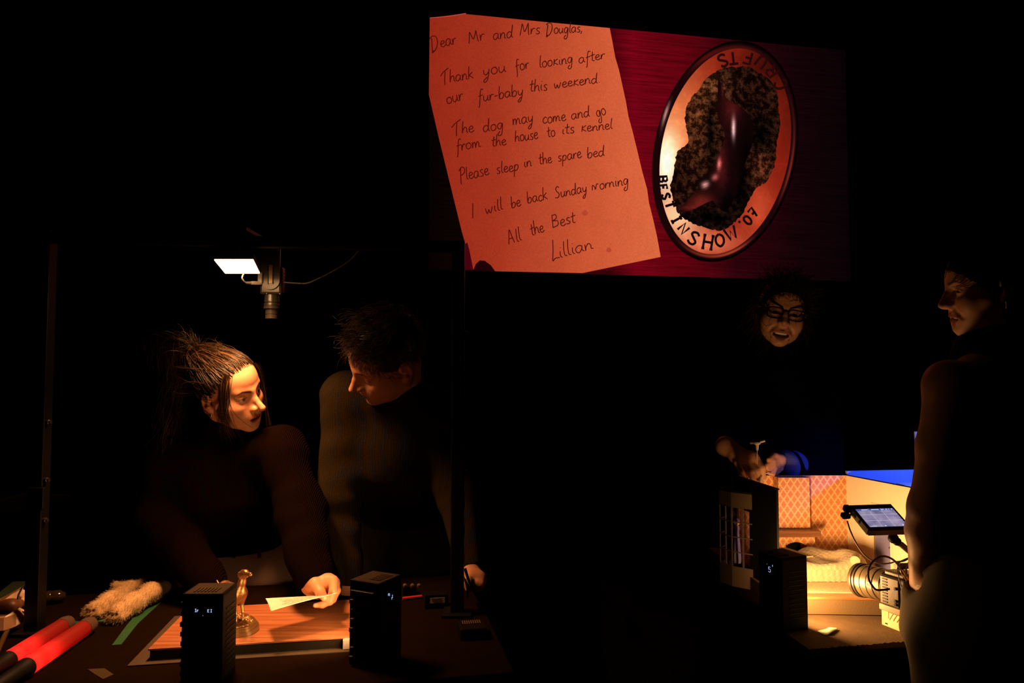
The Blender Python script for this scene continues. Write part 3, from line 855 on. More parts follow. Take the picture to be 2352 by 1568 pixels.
M_WOOD = mat_wood('walnut_veneer', (.40, .155, .068), (.23, .075, .028), -YAW)
BH = .805
bFL, bFR, bBL = T(340, 1490, BH), T(812, 1461, BH), T(433, 1396, BH)
bBR = bFR + bBL - bFL
cen = (bFL + bFR + bBL + bBR) / 4
board = thing('wooden_board', 'brown wood veneer board raised on the left table under the lamp', 'board', tuple(cen * (1, 1, 0) + (0, 0, TH + .002)))
MB().prism([p[:2] for p in (bFL, bFR, bBR, bBL)], BH - .004, BH, bev=.0008).build('panel', M_WOOD, board)
sh = lambda p, k: cen + (p - cen) * k
MB().prism([sh(p, .985)[:2] for p in (bFL, bFR, bBR, bBL)], TH + .0026, BH - .0045).build('backing', mat('black_board_edge', (.013, .009, .006), rough=.9, spec=.1), board)
brk = MB(); c0 = bFR - E1 * .012
brk.box((c0[0], c0[1] - .004, TH + .0125), (.018, .012, .020), E1, bev=.001)
brk.build('bracket', mat('grey_bracket', (.35, .30, .27), rough=.5), board)
tape = bFR - E1 * .03
mat_o = [T(292, 1531, TH), T(815, 1497, TH), bBR * (1, 1, 0) + E1 * .01 + E2 * .02 + (0, 0, TH), bBL * (1, 1, 0) - E1 * .035 + E2 * .02 + (0, 0, TH)]
tag(MB().prism([p[:2] for p in mat_o], TH + .0002, TH + .0022).build('kraft_mat', mat('brown_kraft', (.042, .023, .009), rough=.8, var=.2, vscale=60), loc=tuple(sum(mat_o) / 4)),
    'thin brown paper mat lying under the wooden board', 'mat')

# ------------------------------------------------------------------ bronze dog
dog_c = np.array([-.617, 1.602, BH]); dfw = np.array([.77, -.64, 0]); dfw /= np.linalg.norm(dfw); dsd = np.array([-dfw[1], dfw[0], 0])
dog = thing('dog_statuette', 'small bronze greyhound statuette on an oval base on the board', 'statuette', tuple(dog_c))
M_BRONZE = mat('bronze', (.36, .185, .075), rough=.36, metal=.85, var=.45, vscale=90, bump=.35, bscale=220)
def oval(a, b, z0, z1, mb, n=56):
    mb.prism([(dog_c[0] + a * math.cos(t) * dfw[0] + b * math.sin(t) * dsd[0], dog_c[1] + a * math.cos(t) * dfw[1] + b * math.sin(t) * dsd[1]) for t in np.linspace(0, 2 * math.pi, n, endpoint=False)], z0, z1, bev=.0016)
mb = MB(); oval(.078, .052, BH + .0005, BH + .008, mb); oval(.073, .048, BH + .008, BH + .013, mb); oval(.070, .0455, BH + .012, BH + .0165, mb)
mb.build('plinth', mat('dark_plinth', (.16, .085, .03), rough=.3, spec=.6, metal=.4), dog, True)
D0 = np.array([.0, 0, 0])
def dl(x, y, z): return dog_c + dfw * (x * .001 + .034) + dsd * y * .001 + UP * (z * .001 + .019)
rel = [('u', el(dog_c + UP * .0165, (.062, .0405, .006), (0, 0, math.degrees(math.atan2(dfw[1], dfw[0])))), 0)]
base_f = sdf(rel)
def relief(p):
    q = p * 170
    return base_f(p) - .0016 * (np.sin(q[:, 0] * 1.9 + 2 * np.sin(q[:, 1] * 1.3)) * np.sin(q[:, 1] * 2.3 + 1.5 * np.sin(q[:, 0])) )
v, q = mesh_sdf(relief, dog_c + (-.08, -.08, .010), dog_c + (.08, .08, .03), .0013)
link_mesh('ground_relief', from_arrays('ground_relief', v, q), M_BRONZE, dog, True)
ops = []
def dU(a, b, r1, r2, k=.006): ops.append(('u', rc(dl(*a), dl(*b), r1 * .001, r2 * .001), k))
dU((0, 0, 62), (-6, 0, 56), 14, 15, 0); dU((-4, 0, 58), (-36, 0, 64), 14.5, 11, .012); dU((-36, 0, 64), (-60, 0, 66), 10.5, 12, .012)
dU((4, 0, 68), (12, 0, 88), 11, 7.5, .01); dU((12, 0, 88), (18, 0, 102), 7.2, 6.5, .006); dU((16, 0, 106), (24, 0, 108), 8.8, 7.6, .006); dU((24, 0, 107), (45, 0, 109), 6.2, 4.0, .006)
for s in (-1, 1):
    dU((2, s * 8, 60), (-2, s * 8, 42), 8, 5, .008); dU((-2, s * 8, 42), (3, s * 8, 20), 4.6, 3, .004); dU((3, s * 8, 20), (4, s * 8, 3), 2.9, 2.8, .003); dU((4, s * 8, 1), (9, s * 8, 0), 3.2, 2.6, .003)
    dU((-60, s * 8, 62), (-54, s * 9, 40), 10, 6, .008); dU((-54, s * 9, 40), (-70, s * 8, 22), 5, 3, .004); dU((-70, s * 8, 22), (-66, s * 8, 2), 2.8, 2.8, .003); dU((-66, s * 8, 1), (-60, s * 8, 0), 3, 2.6, .003)
    ops.append(('u', el(dl(15, s * 7.5, 103), (.0045, .0028, .0085), (0, -20, 0)), .002))
    ops.append(('s', el(dl(28, s * 6.4, 111.5), (.0018, .0014, .0014)), .001))
dU((-70, 0, 70), (-82, 0, 62), 3.6, 2.6, .005); dU((-82, 0, 62), (-95, 0, 72), 2.6, 1.6, .004)
v, q = mesh_sdf(sdf(ops), dog_c + (-.13, -.09, .012), dog_c + (.10, .11, .15), .0013)
link_mesh('dog_figure', from_arrays('dog_figure', v, q), M_BRONZE, dog, True)

# ------------------------------------------------------------------ the letter in the woman's hand
pFL, pBL, pFR, pBR = P(622, 1405, 1.524), P(610, 1373.5, 1.598), P(775, 1358.5, 1.612), P(752, 1366, 1.690)
nu, nv = 34, 18
pts = []
for j in range(nv + 1):
    for i in range(nu + 1):
        s, t = i / nu, j / nv
        b = (pFL * (1 - s) + pFR * s) * (1 - t) + (pBL * (1 - s) + pBR * s) * t
        b = b + UP * (.004 * math.sin(math.pi * t) * (1 - s) * .7 + .0025 * math.sin(3.0 * s + 1) * (1 - t) - .010 * max(0, s - .72) * t)
        if i == 0: b = b + E1 * .0007 * math.sin(j * 2.1)
        pts.append(b)
pts = np.array(pts)
fq = [(j * (nu + 1) + i, j * (nu + 1) + i + 1, (j + 1) * (nu + 1) + i + 1, (j + 1) * (nu + 1) + i) for j in range(nv) for i in range(nu)]
low = pts - UP * .0007; n1 = len(pts)
fq2 = [tuple(x + n1 for x in q[::-1]) for q in fq]
rimi = [i for i in range(nu + 1)] + [j * (nu + 1) + nu for j in range(1, nv + 1)] + [nv * (nu + 1) + i for i in range(nu - 1, -1, -1)] + [j * (nu + 1) for j in range(nv - 1, 0, -1)]
side = [(rimi[k], rimi[k] + n1, rimi[(k + 1) % len(rimi)] + n1, rimi[(k + 1) % len(rimi)]) for k in range(len(rimi))]
M_PAPER = mat('cream_letter_paper', (.80, .74, .62), rough=.8, spec=.2, var=.05, vscale=40)
letter = link_mesh('letter', from_arrays('letter', np.concatenate([pts, low]), np.array(fq + fq2 + side)), M_PAPER, None, True, loc=tuple(pFL))
tag(letter, 'cream handwritten letter held by the woman over the wooden board', 'letter')
gp = pts.reshape(nv + 1, nu + 1, 3)
def on_paper(a, b):
    a = min(max(a, 0), .999) * nu; b = min(max(b, 0), .999) * nv; i, j = int(a), int(b); fa, fb = a - i, b - j
    return (gp[j, i] * (1 - fa) + gp[j, i + 1] * fa) * (1 - fb) + (gp[j + 1, i] * (1 - fa) + gp[j + 1, i + 1] * fa) * fb
vv, ff = ribbons([[(.97 - (p[0] - 985 - (p[1] - 40) * .22) / 440 * .92, .04 + (p[1] - 40) / 590 * .92) for p in s] for s in allst], .006)
vv = [on_paper(*p) + UP * .0004 for p in vv]
me = bpy.data.meshes.new('handwriting'); me.from_pydata([tuple(p) for p in vv], [], ff)
link_mesh('handwriting', me, mat('faded_ink', (.30, .22, .15), rough=.8), letter)

# ------------------------------------------------------------------ three small black stage lights
M_CASE = mat('black_lamp_case', (.004, .0035, .003), rough=.5, spec=.10, bump=.15, bscale=600)
M_FIN = mat('black_fins', (.007, .006, .006), rough=.5, spec=.3)
M_LID = mat('lit_lamp_lid', (.030, .018, .008), rough=.7, spec=.1)  # top of the same case, coloured lighter to carry light from above
M_GLYPH = mat_emit('display_glyphs', srgb(170, 200, 255), 1.2)
M_SCREW = mat('steel_screw', (.5, .45, .38), rough=.25, metal=1.0)
def stage_light(label, c, fx, power, glyphs, h=.166, w=.076, d=.072, spread=120, tilt=0.0):
    """upright box lamp: fx = direction its display faces; the light leaves on the opposite side"""
    fx = np.array([*fx, 0.0]); fx /= np.linalg.norm(fx); rt = np.array([-fx[1], fx[0], 0.0])
    c = np.array([c[0], c[1], TH + .0008])
    t = thing('stage_light', label, 'light', tuple(c), 'black box lights on the tables')
    at = lambda a, b, z: c + fx * a + rt * b + UP * z
    m = MB()
    m.box(at(0, 0, .004), (d, w, .008), fx, bev=.001)
    MB().box(at(0, 0, h - .004), (d, w, .008), fx, bev=.0015).build('lid', M_LID, t)
    m.box(at(d / 2 - .002, 0, h / 2), (.004, w, h), fx, bev=.001)
    for s in (-1, 1):
        m.box(at(0, s * (w / 2 - .002), h / 2), (d, .004, h), fx, bev=.001)
    m.box(at(.006, 0, h / 2), (.006, w - .006, h - .01), fx)
    m.build('housing', M_CASE, t)
    em = MB(); em.box(at(-d / 2 + .004, 0, h * .54), (.004, w - .016, h * .62), fx)
    em.build('led_panel', mat_emit('amber_led_panel', AMBER, power[0]), t)
    g = MB()
    for k in range(7): g.box(at(d * .18, (k - 3) * .0066, h + .0006), (d * .36, .0022, .0020), fx)
    g.build('top_grille', mat('lit_grille', (.06, .038, .016), rough=.7, spec=.1), t)  # slats coloured lighter too, for the light falling on the top
    g = MB()
    for k in range(11): g.box(at(-.004, w / 2 + .0006, h * (.18 + .062 * k)), (d * .62, .0012, .0018), fx)
    g.build('side_slots', M_FIN, t)
    for k in range(8):
        f_ = MB(); f_.box(at(-.004 + .002 * (k % 3), -w / 2 - .0035, .014 + .0185 * k), (d * .78, .007, .0085), fx, bev=.001)
        f_.build('cooling_fin', M_FIN, t)
    for s in (-1, 1):
        k_ = MB(); k_.sphere(at(d / 2 - .004, s * .026, h - .004), .0032, 10); k_.build('screw', M_SCREW, t)
    dsp = MB().box(at(d / 2 + .0006, 0, h * .80), (.0012, .036, .026), fx).build('display', mat('display_glass', (.004, .004, .006), rough=.15), t)
    st = []
    for ch, gx, gz, gh in glyphs:
        for s in BLK[ch]: st.append([(gx + (q[0] - .35) * gh, gz + (q[1] - .5) * gh) for q in (catmull(s, 3) if ch in 'S058' else s)])
    v2, f2 = ribbons(st, .0009)
    me = bpy.data.meshes.new('display_digits'); me.from_pydata([tuple(at(d / 2 + .0016, a, h * .80 + b)) for a, b in v2], [], f2)
    link_mesh('display_digits', me, M_GLYPH, dsp)
    l = bpy.data.lights.new('amber_lamp', 'AREA'); l.shape = 'RECTANGLE'; l.size = w - .018; l.size_y = h * .6; l.energy = power[1]; l.color = AMBER; l.spread = R(spread)
    lo = bpy.data.objects.new('amber_lamp', l); COL.objects.link(lo); lo.parent = t
    lo.location = tuple(at(-d / 2 - .001, 0, h * .54) - c)
    lo.rotation_euler = Vector(tuple(-fx * math.cos(tilt) + UP * math.sin(tilt))).to_track_quat('-Z', 'Y').to_euler()
    return t
LB = stage_light('black box light standing left of the bronze dog at the front of the table', (-.580, 1.404), (.02, -1), (.2, .10), [('E', .012, .002, .005), ('I', .017, .002, .005), ('F', -.008, .002, .004), ('I', -.012, .003, .005), ("'", .002, -.008, .004)])
RB = stage_light('black box light at the right end of the wooden board', (-.276, 1.482), (.9, -.44), (.3, .62), [("I", .004, -.002, .005), ('S', -.006, .004, .004), ('F', -.009, .005, .004), ("T", .002, -.006, .004)])
SB = stage_light('black box light in front of the small room set', (.6242, 1.6815), (-.93, -.36), (.3, 3.5), [('5', 0, -.001, .011), ("I", .010, .010, .003), ("'", -.008, .008, .004)], spread=172)

# ------------------------------------------------------------------ rig over the left table
M_RIG = mat('black_rig_steel', (.0035, .003, .003), rough=.45, spec=.25)
rig_l, rig_r = T(79, 1452, TH), np.array([-.1325, 1.77, TH])
rd = (rig_r - rig_l); rd = rd / np.linalg.norm(rd)
rig = thing('camera_rig', 'tall black goalpost frame standing on the left table', 'frame', tuple((rig_l + rig_r) / 2))
for p in (rig_l, rig_r):
    MB().box((p[0], p[1], TH + .455), (.031, .031, .908), (1, 0, 0), bev=.002).build('post', M_RIG, rig)
    MB().box((p[0], p[1], TH + .004), (.07, .07, .007), (1, 0, 0), bev=.001).build('base_plate', M_RIG, rig)
mid = (rig_l + rig_r) / 2
MB().box((mid[0], mid[1], 1.675), (float(np.linalg.norm(rig_r - rig_l)) - .031, .026, .026), rd, bev=.002).build('crossbar', M_RIG, rig)
for p, z in ((rig_l, 1.12), (rig_l, 1.03), (rig_l, 1.25), (rig_r, 1.46), (rig_r, 1.12)):
    k = MB(); k.lathe((p[0] + .016, p[1] - .004, z), (1, -.2, 0), [(0, .006), (.006, .006), (.007, .004), (.010, .004)], 14); k.build('bolt', mat('dull_bolt', (.03, .024, .02), rough=.35, metal=.5), rig, True)
MB().box((rig_l[0] + .005, rig_l[1] - .017, 1.08), (.036, .010, .05), (1, 0, 0), bev=.002).build('clamp', M_RIG, rig)

# overhead camera
M_CAM = mat('dark_camera_metal', (.075, .058, .042), rough=.30, spec=.5, metal=.4)
OZ, OK = 1.90, 1.90 / 1.66
oc = P(625, 640, OZ); oz = lambda py: float(P(625, py, OZ)[2])
ocam = thing('overhead_camera', 'small dark camera hanging lens down from the rig above the dog', 'camera', (oc[0], oc[1], 1.66))
br = MB(); w = .0215 * OK; zt, zb = 1.70, oz(666)
prof = [(-w, zt), (-w, zb + w)] + [(w * math.cos(a), zb + w + w * math.sin(a)) for a in np.linspace(math.pi, 2 * math.pi, 14)[1:-1]] + [(w, zb + w), (w, zt)]
br.slab([(oc[0] + a, oc[1] - .014, z) for a, z in prof], (0, -1, 0), .005)
br.build('bracket', M_CAM, ocam)
sl = MB(); sl.box((oc[0] + .001, oc[1] - .0148, (oz(610) + oz(652)) / 2), (.009 * OK, .0012, oz(610) - oz(652)), (1, 0, 0), bev=.0004); sl.build('slot', mat('bright_slot', (.35, .22, .10), rough=.4, metal=.6), ocam)
sl = MB(); 
for s in (-1, 1): sl.box((oc[0] + .001 + s * .0056 * OK, oc[1] - .0150, (oz(610) + oz(652)) / 2), (.0016, .002, oz(608) - oz(654)), (1, 0, 0))
sl.build('slot_edge', M_FIN, ocam)
bd = MB(); bd.box((oc[0] - .001, oc[1] + .008, (oz(612) + oz(677)) / 2), (.052 * OK, .034, oz(612) - oz(677)), (1, 0, 0), bev=.007); bd.build('body', M_CAM, ocam)
pl = MB(); pl.box((oc[0] - .0255, oc[1] - .014, oz(640)), (.012, .014, .028), (1, 0, 0), bev=.002); pl.build('connector', mat('pale_connector', (.75, .62, .45), rough=.4), ocam)
for px, py in ((613, 674), (643, 675), (653, 630), (626.5, 649)):
    p = P(px, py, OZ - .015); s_ = MB(); s_.sphere(p, .0026, 10); s_.build('screw', M_SCREW, ocam, True)
zz = lambda py: oz(677) - oz(py)
lens0 = (oc[0] - .001, oc[1] + .004)
def barrel(name, py0, prof):
    k = MB(); k.lathe((*lens0, oz(py0)), (0, 0, -1), [(oz(py0) - oz(py), r * OK) for py, r in prof], 40); k.build(name, M_CAM, ocam, True)
barrel('lens_mount', 677, [(677, .0155), (682, .0165), (688, .0165), (690, .0172), (694, .0172), (694.5, .0160), (696, .0160), (696.5, .0176)])
barrel('focus_ring', 696.5, [(696.5, .0174), (701, .0180), (701.5, .0168), (702.5, .0168), (703, .0184), (709, .0184), (709.5, .0150), (711.5, .0142)])
barrel('lens_barrel', 711.5, [(711.5, .0142), (721, .0142), (721.5, .0132), (722.7, .0132), (723, .0140), (731.5, .0140), (732, .0120)])
b = MB(); b.box((oc[0], (oc[1] + 1.69) / 2, 1.700), (.03, oc[1] - 1.69 + .04, .008), (1, 0, 0)); b.build('hanging_arm', M_RIG, ocam)
# panel lamp beside the camera
NZ, FZ = 1.60, 1.805
cz = P(537, 593.5, NZ)[2]
q4 = [P(492.5, 592, NZ), P(581.5, 594.7, NZ), P(596.5, 622.8, FZ), P(517.5, 620.5, FZ)]
for k in q4: k[2] = 1.6145
lamp = thing('panel_lamp', 'glowing flat rectangular light panel hanging left of the overhead camera', 'lamp', tuple(sum(q4) / 4))
lc = sum(q4) / 4
MB().prism([(lc + (p - lc) * 1.05)[:2] for p in q4], 1.616, 1.6285, bev=.002).build('lamp_case', M_RIG, lamp)
MB().prism([p[:2] for p in q4], 1.614, 1.6158).build('diffuser', mat_emit('panel_diffuser', (1.0, .60, .28), 18.0), lamp)
arm_ = MB(); arm_.tube([lc + UP * .014, lc + (.02, -.06, .035), lc + (.04, -.05, .065)], .006); arm_.build('mount_arm', M_RIG, lamp, True)
la = bpy.data.lights.new('panel_light', 'AREA'); la.shape = 'RECTANGLE'; la.size = .085; la.size_y = .21; la.energy = 6.2; la.color = WARM; la.spread = R(106)
lo = bpy.data.objects.new('panel_light', la); COL.objects.link(lo); lo.parent = lamp; lo.location = (0, 0, -.0018)
cb = MB(); cb.tube(catmull([P(569, 620, 1.79), P(559, 630, 1.80), P(556.5, 640, 1.81), P(565, 648.5, 1.84), P(578, 650, 1.87)], 6), .0018)
cab = tag(cb.build('power_cable', mat('pale_cable', (.7, .55, .38), rough=.5), None, True, loc=tuple(P(556, 640, 1.645))), 'pale curled cable linking the panel lamp to the overhead camera', 'cable')
cb = MB(); cb.lathe(P(566, 649, 1.86), P(600, 650, 1.885) - P(566, 649, 1.86), [(0, .003), (.012, .0036), (.013, .0048), (.025, .0052), (.034, .0046), (.040, .0036)], 14)
cb.build('plug', mat('pale_plug', (.75, .62, .45), rough=.4), cab, True)
cb = MB(); cb.tube(catmull([P(652, 648, 1.90), P(680, 650, 1.89), P(705, 650, 1.88), P(730, 640, 1.87), P(765, 622, 1.86), P(805, 596, 1.85), P(842, 552, 1.84)], 6), .0016)
tag(cb.build('trailing_cable', mat('grey_cable', (.30, .25, .18), rough=.5), None, True, loc=tuple(P(730, 640, 1.71))), 'thin grey cable running up from the overhead camera to the right', 'cable')

# ================================================================== THINGS ON THE LEFT TABLE
def red_tube(label, near, far, r, hz):
    near, far = np.asarray(near), np.asarray(far); ax = far - near; L = float(np.linalg.norm(ax)); ax = ax / L
    t = thing('signal_wand', label, 'light wand', tuple(near), 'red glowing wands on the table')
    m = bpy.data.materials.get('red_translucent_tube')
    if m is None:
        m = bpy.data.materials.new('red_translucent_tube'); m.use_nodes = True
        n, l = nodes_of(m); n.remove(n['Principled BSDF'])
        a = n.new('ShaderNodeBsdfTranslucent'); a.inputs[0].default_value = (.75, .035, .045, 1)
        d = n.new('ShaderNodeBsdfDiffuse'); d.inputs[0].default_value = (.40, .03, .025, 1)
        g = n.new('ShaderNodeBsdfGlossy'); g.inputs[0].default_value = (.9, .6, .5, 1); g.inputs['Roughness'].default_value = .45
        s1 = n.new('ShaderNodeMixShader'); s1.inputs[0].default_value = .35; s2 = n.new('ShaderNodeMixShader'); s2.inputs[0].default_value = .05
        l.new(a.outputs[0], s1.inputs[1]); l.new(d.outputs[0], s1.inputs[2]); l.new(s1.outputs[0], s2.inputs[1]); l.new(g.outputs[0], s2.inputs[2]); l.new(s2.outputs[0], n['Material Output'].inputs[0])
    b = MB(); b.lathe(near, ax, [(0, r), (L * .5, r * 1.02), (L * .86, r)], 36, caps=False); b.build('red_tube', m, t, True)
    b = MB(); b.lathe(near, ax, [(L * .855, r * 1.03), (L * .93, r * 1.05), (L * .985, r * .92), (L, r * .6)], 30); b.build('end_cap', mat('dark_brown_cap', (.07, .032, .018), rough=.9, bump=.5, bscale=500), t, True)
    b = MB(); b.lathe(near, -ax, [(-.004, r * 1.04), (.004, r * 1.06), (.008, r * .95), (.03, r * .85), (.11, r * .85), (.115, r * .7)], 30); b.build('handle', mat('black_handle', (.006, .005, .005), rough=.6, spec=.15), t, True)
    for k, e in ((.07, .052), (.25, .036), (.36, .006)):
        l_ = bpy.data.lights.new('wand_bulb', 'POINT'); l_.energy = e; l_.color = (1, .30, .16); l_.shadow_soft_size = .006
        lo_ = bpy.data.objects.new('wand_bulb', l_); COL.objects.link(lo_); lo_.parent = t; lo_.location = tuple(ax * L * k)
    return t
rt = .0178
red_tube('red glowing wand with black handle nearest the wooden board', T(58, 1534, TH + rt), T(210, 1431, TH + rt), rt, 0)
red_tube('red glowing wand with black handle nearest the left frame post', T(16, 1518, TH + rt), T(158, 1429, TH + rt), rt, 0)

M_FUR = mat('cream_short_fur', (.50, .34, .17), rough=.95, spec=.1, bump=.7, bscale=260, var=.28, vscale=45, sheen=.3)
def paw(label, chain, flap=None, dark=None, seed=0):
    """a stuffed dog paw: a tapering furry limb with toes; chain of (px, py, height, radius)"""
    pts = [(T(px, py, h), r) for px, py, h, r in chain]
    ops = []
    for (a, ra), (b, rb) in zip(pts, pts[1:]): ops.append(('u', rc(a, b, ra, rb), .02))
    a, ra = pts[0]; b, _ = pts[1]; ax = (b - a) / np.linalg.norm(b - a); sd = np.cross(ax, UP); sd /= np.linalg.norm(sd)
    for k in (-1.1, -.38, .38, 1.1):
        c = a - ax * (.012 - abs(k) * .004) + sd * ra * .62 * k - UP * ra * .35
        ops.append(('u', rc(c, c + ax * .03, ra * .42, ra * .36), .006))
    for k in (-.74, 0, .74):
        c = a - ax * .024 + sd * ra * .62 * k; ops.append(('s', rc(c - UP * .01 + UP * ra * .5, c + ax * .020 + UP * ra * .35, .0022, .0015), .005))
    if flap:
        for (f0, f1, r0, r1) in flap: ops.append(('u', rc(T(*f0), T(*f1), r0, r1), .012))
    g = sdf(ops)
    def f(p):
        q = p * 1.0
        n = np.sin(q[:, 0] * 95 + 3 * np.sin(q[:, 1] * 60)) * np.sin(q[:, 1] * 88 + seed) * np.sin(q[:, 2] * 120 + seed)
        return np.maximum(g(p) + .0016 * n, (TH + .0006) - p[:, 2])
    allp = np.array([p for p, _ in pts])
    v, q = mesh_sdf(f, allp.min(0) - .06, allp.max(0) + .06, .002)
    t = link_mesh('stuffed_paw', from_arrays('stuffed_paw', v, q), M_FUR, None, True, loc=tuple(pts[0][0]))
    tag(t, label, 'paw', 'furry stuffed paws on the table')
    rg = np.random.default_rng(seed); idx = rg.choice(len(v), 2600)
    e = .002; p0 = v[idx]; d = f(p0); nn = np.stack([f(p0 + np.array(x, np.float32) * e) - d for x in ((1, 0, 0), (0, 1, 0), (0, 0, 1))], 1); nn /= np.linalg.norm(nn, axis=1, keepdims=True) + 1e-9
    dr = -ax[None] * 1.0 + nn * .55 + rg.normal(0, .25, (len(idx), 3)); dr /= np.linalg.norm(dr, axis=1, keepdims=True)
    Lh = rg.uniform(.004, .011, (len(idx), 1))
    st = np.stack([p0 - nn * .0006, p0 + dr * Lh * .5 + nn * .0006, p0 + dr * Lh], 1)
    hv, hq = hair_mesh(st, .00022)
    hv[:, 2] = np.maximum(hv[:, 2], TH + .0004)
    tag(link_mesh('fur', from_arrays('fur', hv, hq), M_FUR, t), kind='stuff')
    if dark:
        b = MB(); b.tube([T(*dark[0]), T(*dark[1])], dark[2], 12, dark[3]); b.build('dark_opening', mat('dark_lining', (.02, .012, .008), rough=1), t, True)
    return t
paw('cream furry stuffed paw with a pointed upper end behind the other paw', [(218, 1400, TH + .022, .0195), (258, 1380, TH + .026, .0205), (292, 1354, TH + .026, .0165), (330, 1335, TH + .038, .0075)], flap=[((270, 1352, TH + .03), (266, 1341, TH + .035), .010, .006), ((292, 1352, TH + .03), (270, 1347, TH + .03), .014, .010)], seed=3)
paw('cream furry stuffed paw with a dark cut end beside the green tape', [(268, 1408, TH + .022, .0205), (303, 1386, TH + .027, .0215), (345, 1361, TH + .029, .0200), (380, 1347, TH + .026, .0140)], dark=((386, 1346, TH + .026), (398, 1348, TH + .018), .012, .008), seed=8)

M_GREEN = mat('green_tape', (.014, .085, .028), rough=.6, spec=.3, var=.15, vscale=30)
gt = thing('floor_tape', 'green tape mark stuck on the table beside the furry paws', 'tape', tuple(T(300, 1420, TH + .0003)))
def tape_poly(name, pts, m, parent=None, h=.0009):
    q = [T(x, y, TH + h) for x, y in pts]
    return MB().prism([p[:2] for p in q][::1], TH + .0002, TH + h).build(name, m, parent, loc=None if parent else tuple(q[0]))
tape_poly('long_strip', [(257, 1481), (279, 1479), (316, 1432), (393, 1361), (375, 1360), (304, 1420), (292, 1434)], M_GREEN, gt)
tape_poly('short_strip', [(168, 1426), (170, 1433), (222, 1428), (252, 1425), (292, 1421), (306, 1420), (312, 1414), (290, 1415), (240, 1422)], M_GREEN, gt, .0007)
M_TAN = mat('tan_tape', (.05, .034, .015), rough=.8, spec=.1)
tag(tape_poly('tape_scrap', [(201, 1536), (240, 1534), (261, 1548), (237, 1559), (220, 1549)], M_TAN), 'torn scrap of pale tape on the table beside the red wands', 'tape')
tag(tape_poly('tape_scrap', [(806, 1512), (832, 1514), (846, 1522), (893, 1523), (874, 1531), (840, 1526)], M_TAN), 'torn scrap of pale tape beneath the box light at the board end', 'tape')

# things at the far left edge
bk = thing('book', 'thick book with a dark green cover lying behind the left frame post', 'book', tuple(T(0, 1378, TH)))
bc = T(0, 1378, TH + .035); bx = np.array([.80, .60, .0]); bn = np.array([-.28, -.40, .87]); bx = bx / np.linalg.norm(bx)
def quad_between(a, b, c, d, t, name, m, parent): return MB().slab([a, b, c, d], np.cross(b - a, d - a), t).build(name, m, parent)
pA, pB, pC, pD = P(-60, 1418, 1.62), P(52, 1346, 1.80), P(41, 1378, 1.76), P(2, 1383, 1.66)
quad_between(pA, P(2, 1383, 1.66), pC, pB, .004, 'page_block', mat('book_pages', (.72, .52, .36), rough=.8, bump=.4, bscale=900), bk)
quad_between(P(-60, 1405, 1.63), P(53, 1345, 1.805), P(64, 1334, 1.90), P(30, 1335, 1.92), .003, 'cover', mat('green_book_cover', (.030, .050, .022), rough=.6), bk)
quad_between(P(-60, 1412, 1.62), P(2, 1379, 1.665), P(53, 1346.5, 1.80), P(-60, 1407, 1.63), .002, 'spine_edge', mat('brown_book_edge', (.20, .09, .03), rough=.7), bk)
wb_ = T(8, 1447, TH)
wbx = thing('card_box', 'small white card box with a tan end panel at the left table edge', 'box', tuple(wb_))
MB().slab([P(-40, 1418, 1.60), P(12, 1415, 1.60), P(45, 1395, 1.66), P(60, 1402, 1.67), P(60, 1418, 1.66), P(47, 1430, 1.63), P(26, 1440, 1.60), P(8, 1449, 1.585)], (.1, -.6, .8), .003).build('lid', mat('white_card', (.80, .62, .48), rough=.8), wbx)
MB().slab([P(-40, 1420, 1.592), P(9, 1419, 1.592), P(8, 1448, 1.575), P(-40, 1448, 1.575)], (0, -1, .1), .04).build('end_panel', mat('tan_panel', (.22, .12, .06), rough=.8), wbx)
ops = [('u', rc(P(-30, 1400, 1.645), P(22, 1396, 1.665), .012, .016), 0), ('u', rc(P(22, 1396, 1.665), P(45, 1386, 1.70), .017, .010), .02)]
v, q = mesh_sdf(sdf(ops), P(-30, 1398, 1.66) - .05, P(45, 1386, 1.74) + .05, .003)
tag(link_mesh('leather_pouch', from_arrays('leather_pouch', v, q), mat('brown_leather', (.14, .055, .02), rough=.45, bump=.4, bscale=120), None, True, loc=tuple(P(10, 1396, 1.67))), 'brown leather pouch lying between the book and the card box', 'pouch')
ops = [('u', el(P(53, 1368, 1.74), (.012, .010, .013)), 0), ('u', el(P(57, 1382, 1.72), (.010, .010, .012)), .01)]
fc = sdf(ops)
v, q = mesh_sdf(lambda p: fc(p) + .002 * np.sin(p[:, 0] * 300) * np.sin(p[:, 1] * 260 + 1) * np.sin(p[:, 2] * 280), P(55, 1376, 1.73) - .04, P(55, 1376, 1.73) + .04, .0016)
tag(link_mesh('crumpled_tissue', from_arrays('crumpled_tissue', v, q), mat('pale_tissue', (.78, .56, .36), rough=.9), None, False, loc=tuple(P(55, 1376, 1.73))), 'crumpled pale tissue tucked beside the left frame post', 'tissue')
b = MB(); b.tube(catmull([P(52, 1347, 1.70), P(43, 1365, 1.69), P(39, 1385, 1.67), P(44, 1400, 1.66), P(58, 1407, 1.66), P(72, 1409, 1.68)], 8), .0019)
tag(b.build('looped_cable', M_FIN, None, True, loc=tuple(P(39, 1385, 1.67))), 'thin black cable looping past the book at the left edge', 'cable')
b = MB(); b.tube([T(-16, 1518, TH + .008), T(0, 1482, TH + .014), T(24, 1430, TH + .026)], .0052, 14); 
tag(b.build('brass_rod', mat('worn_brass', (.30, .20, .07), rough=.3, metal=.8), None, True, loc=tuple(T(0, 1482, TH + .014))), 'short brass rod resting against the card box', 'rod')
gl = thing('plastic_bottle', 'clear plastic bottle lying on the table behind the left frame post', 'bottle', tuple(T(120, 1383, TH)))
m = mat('clear_plastic', (.03, .02, .01), rough=.08, spec=.9); 
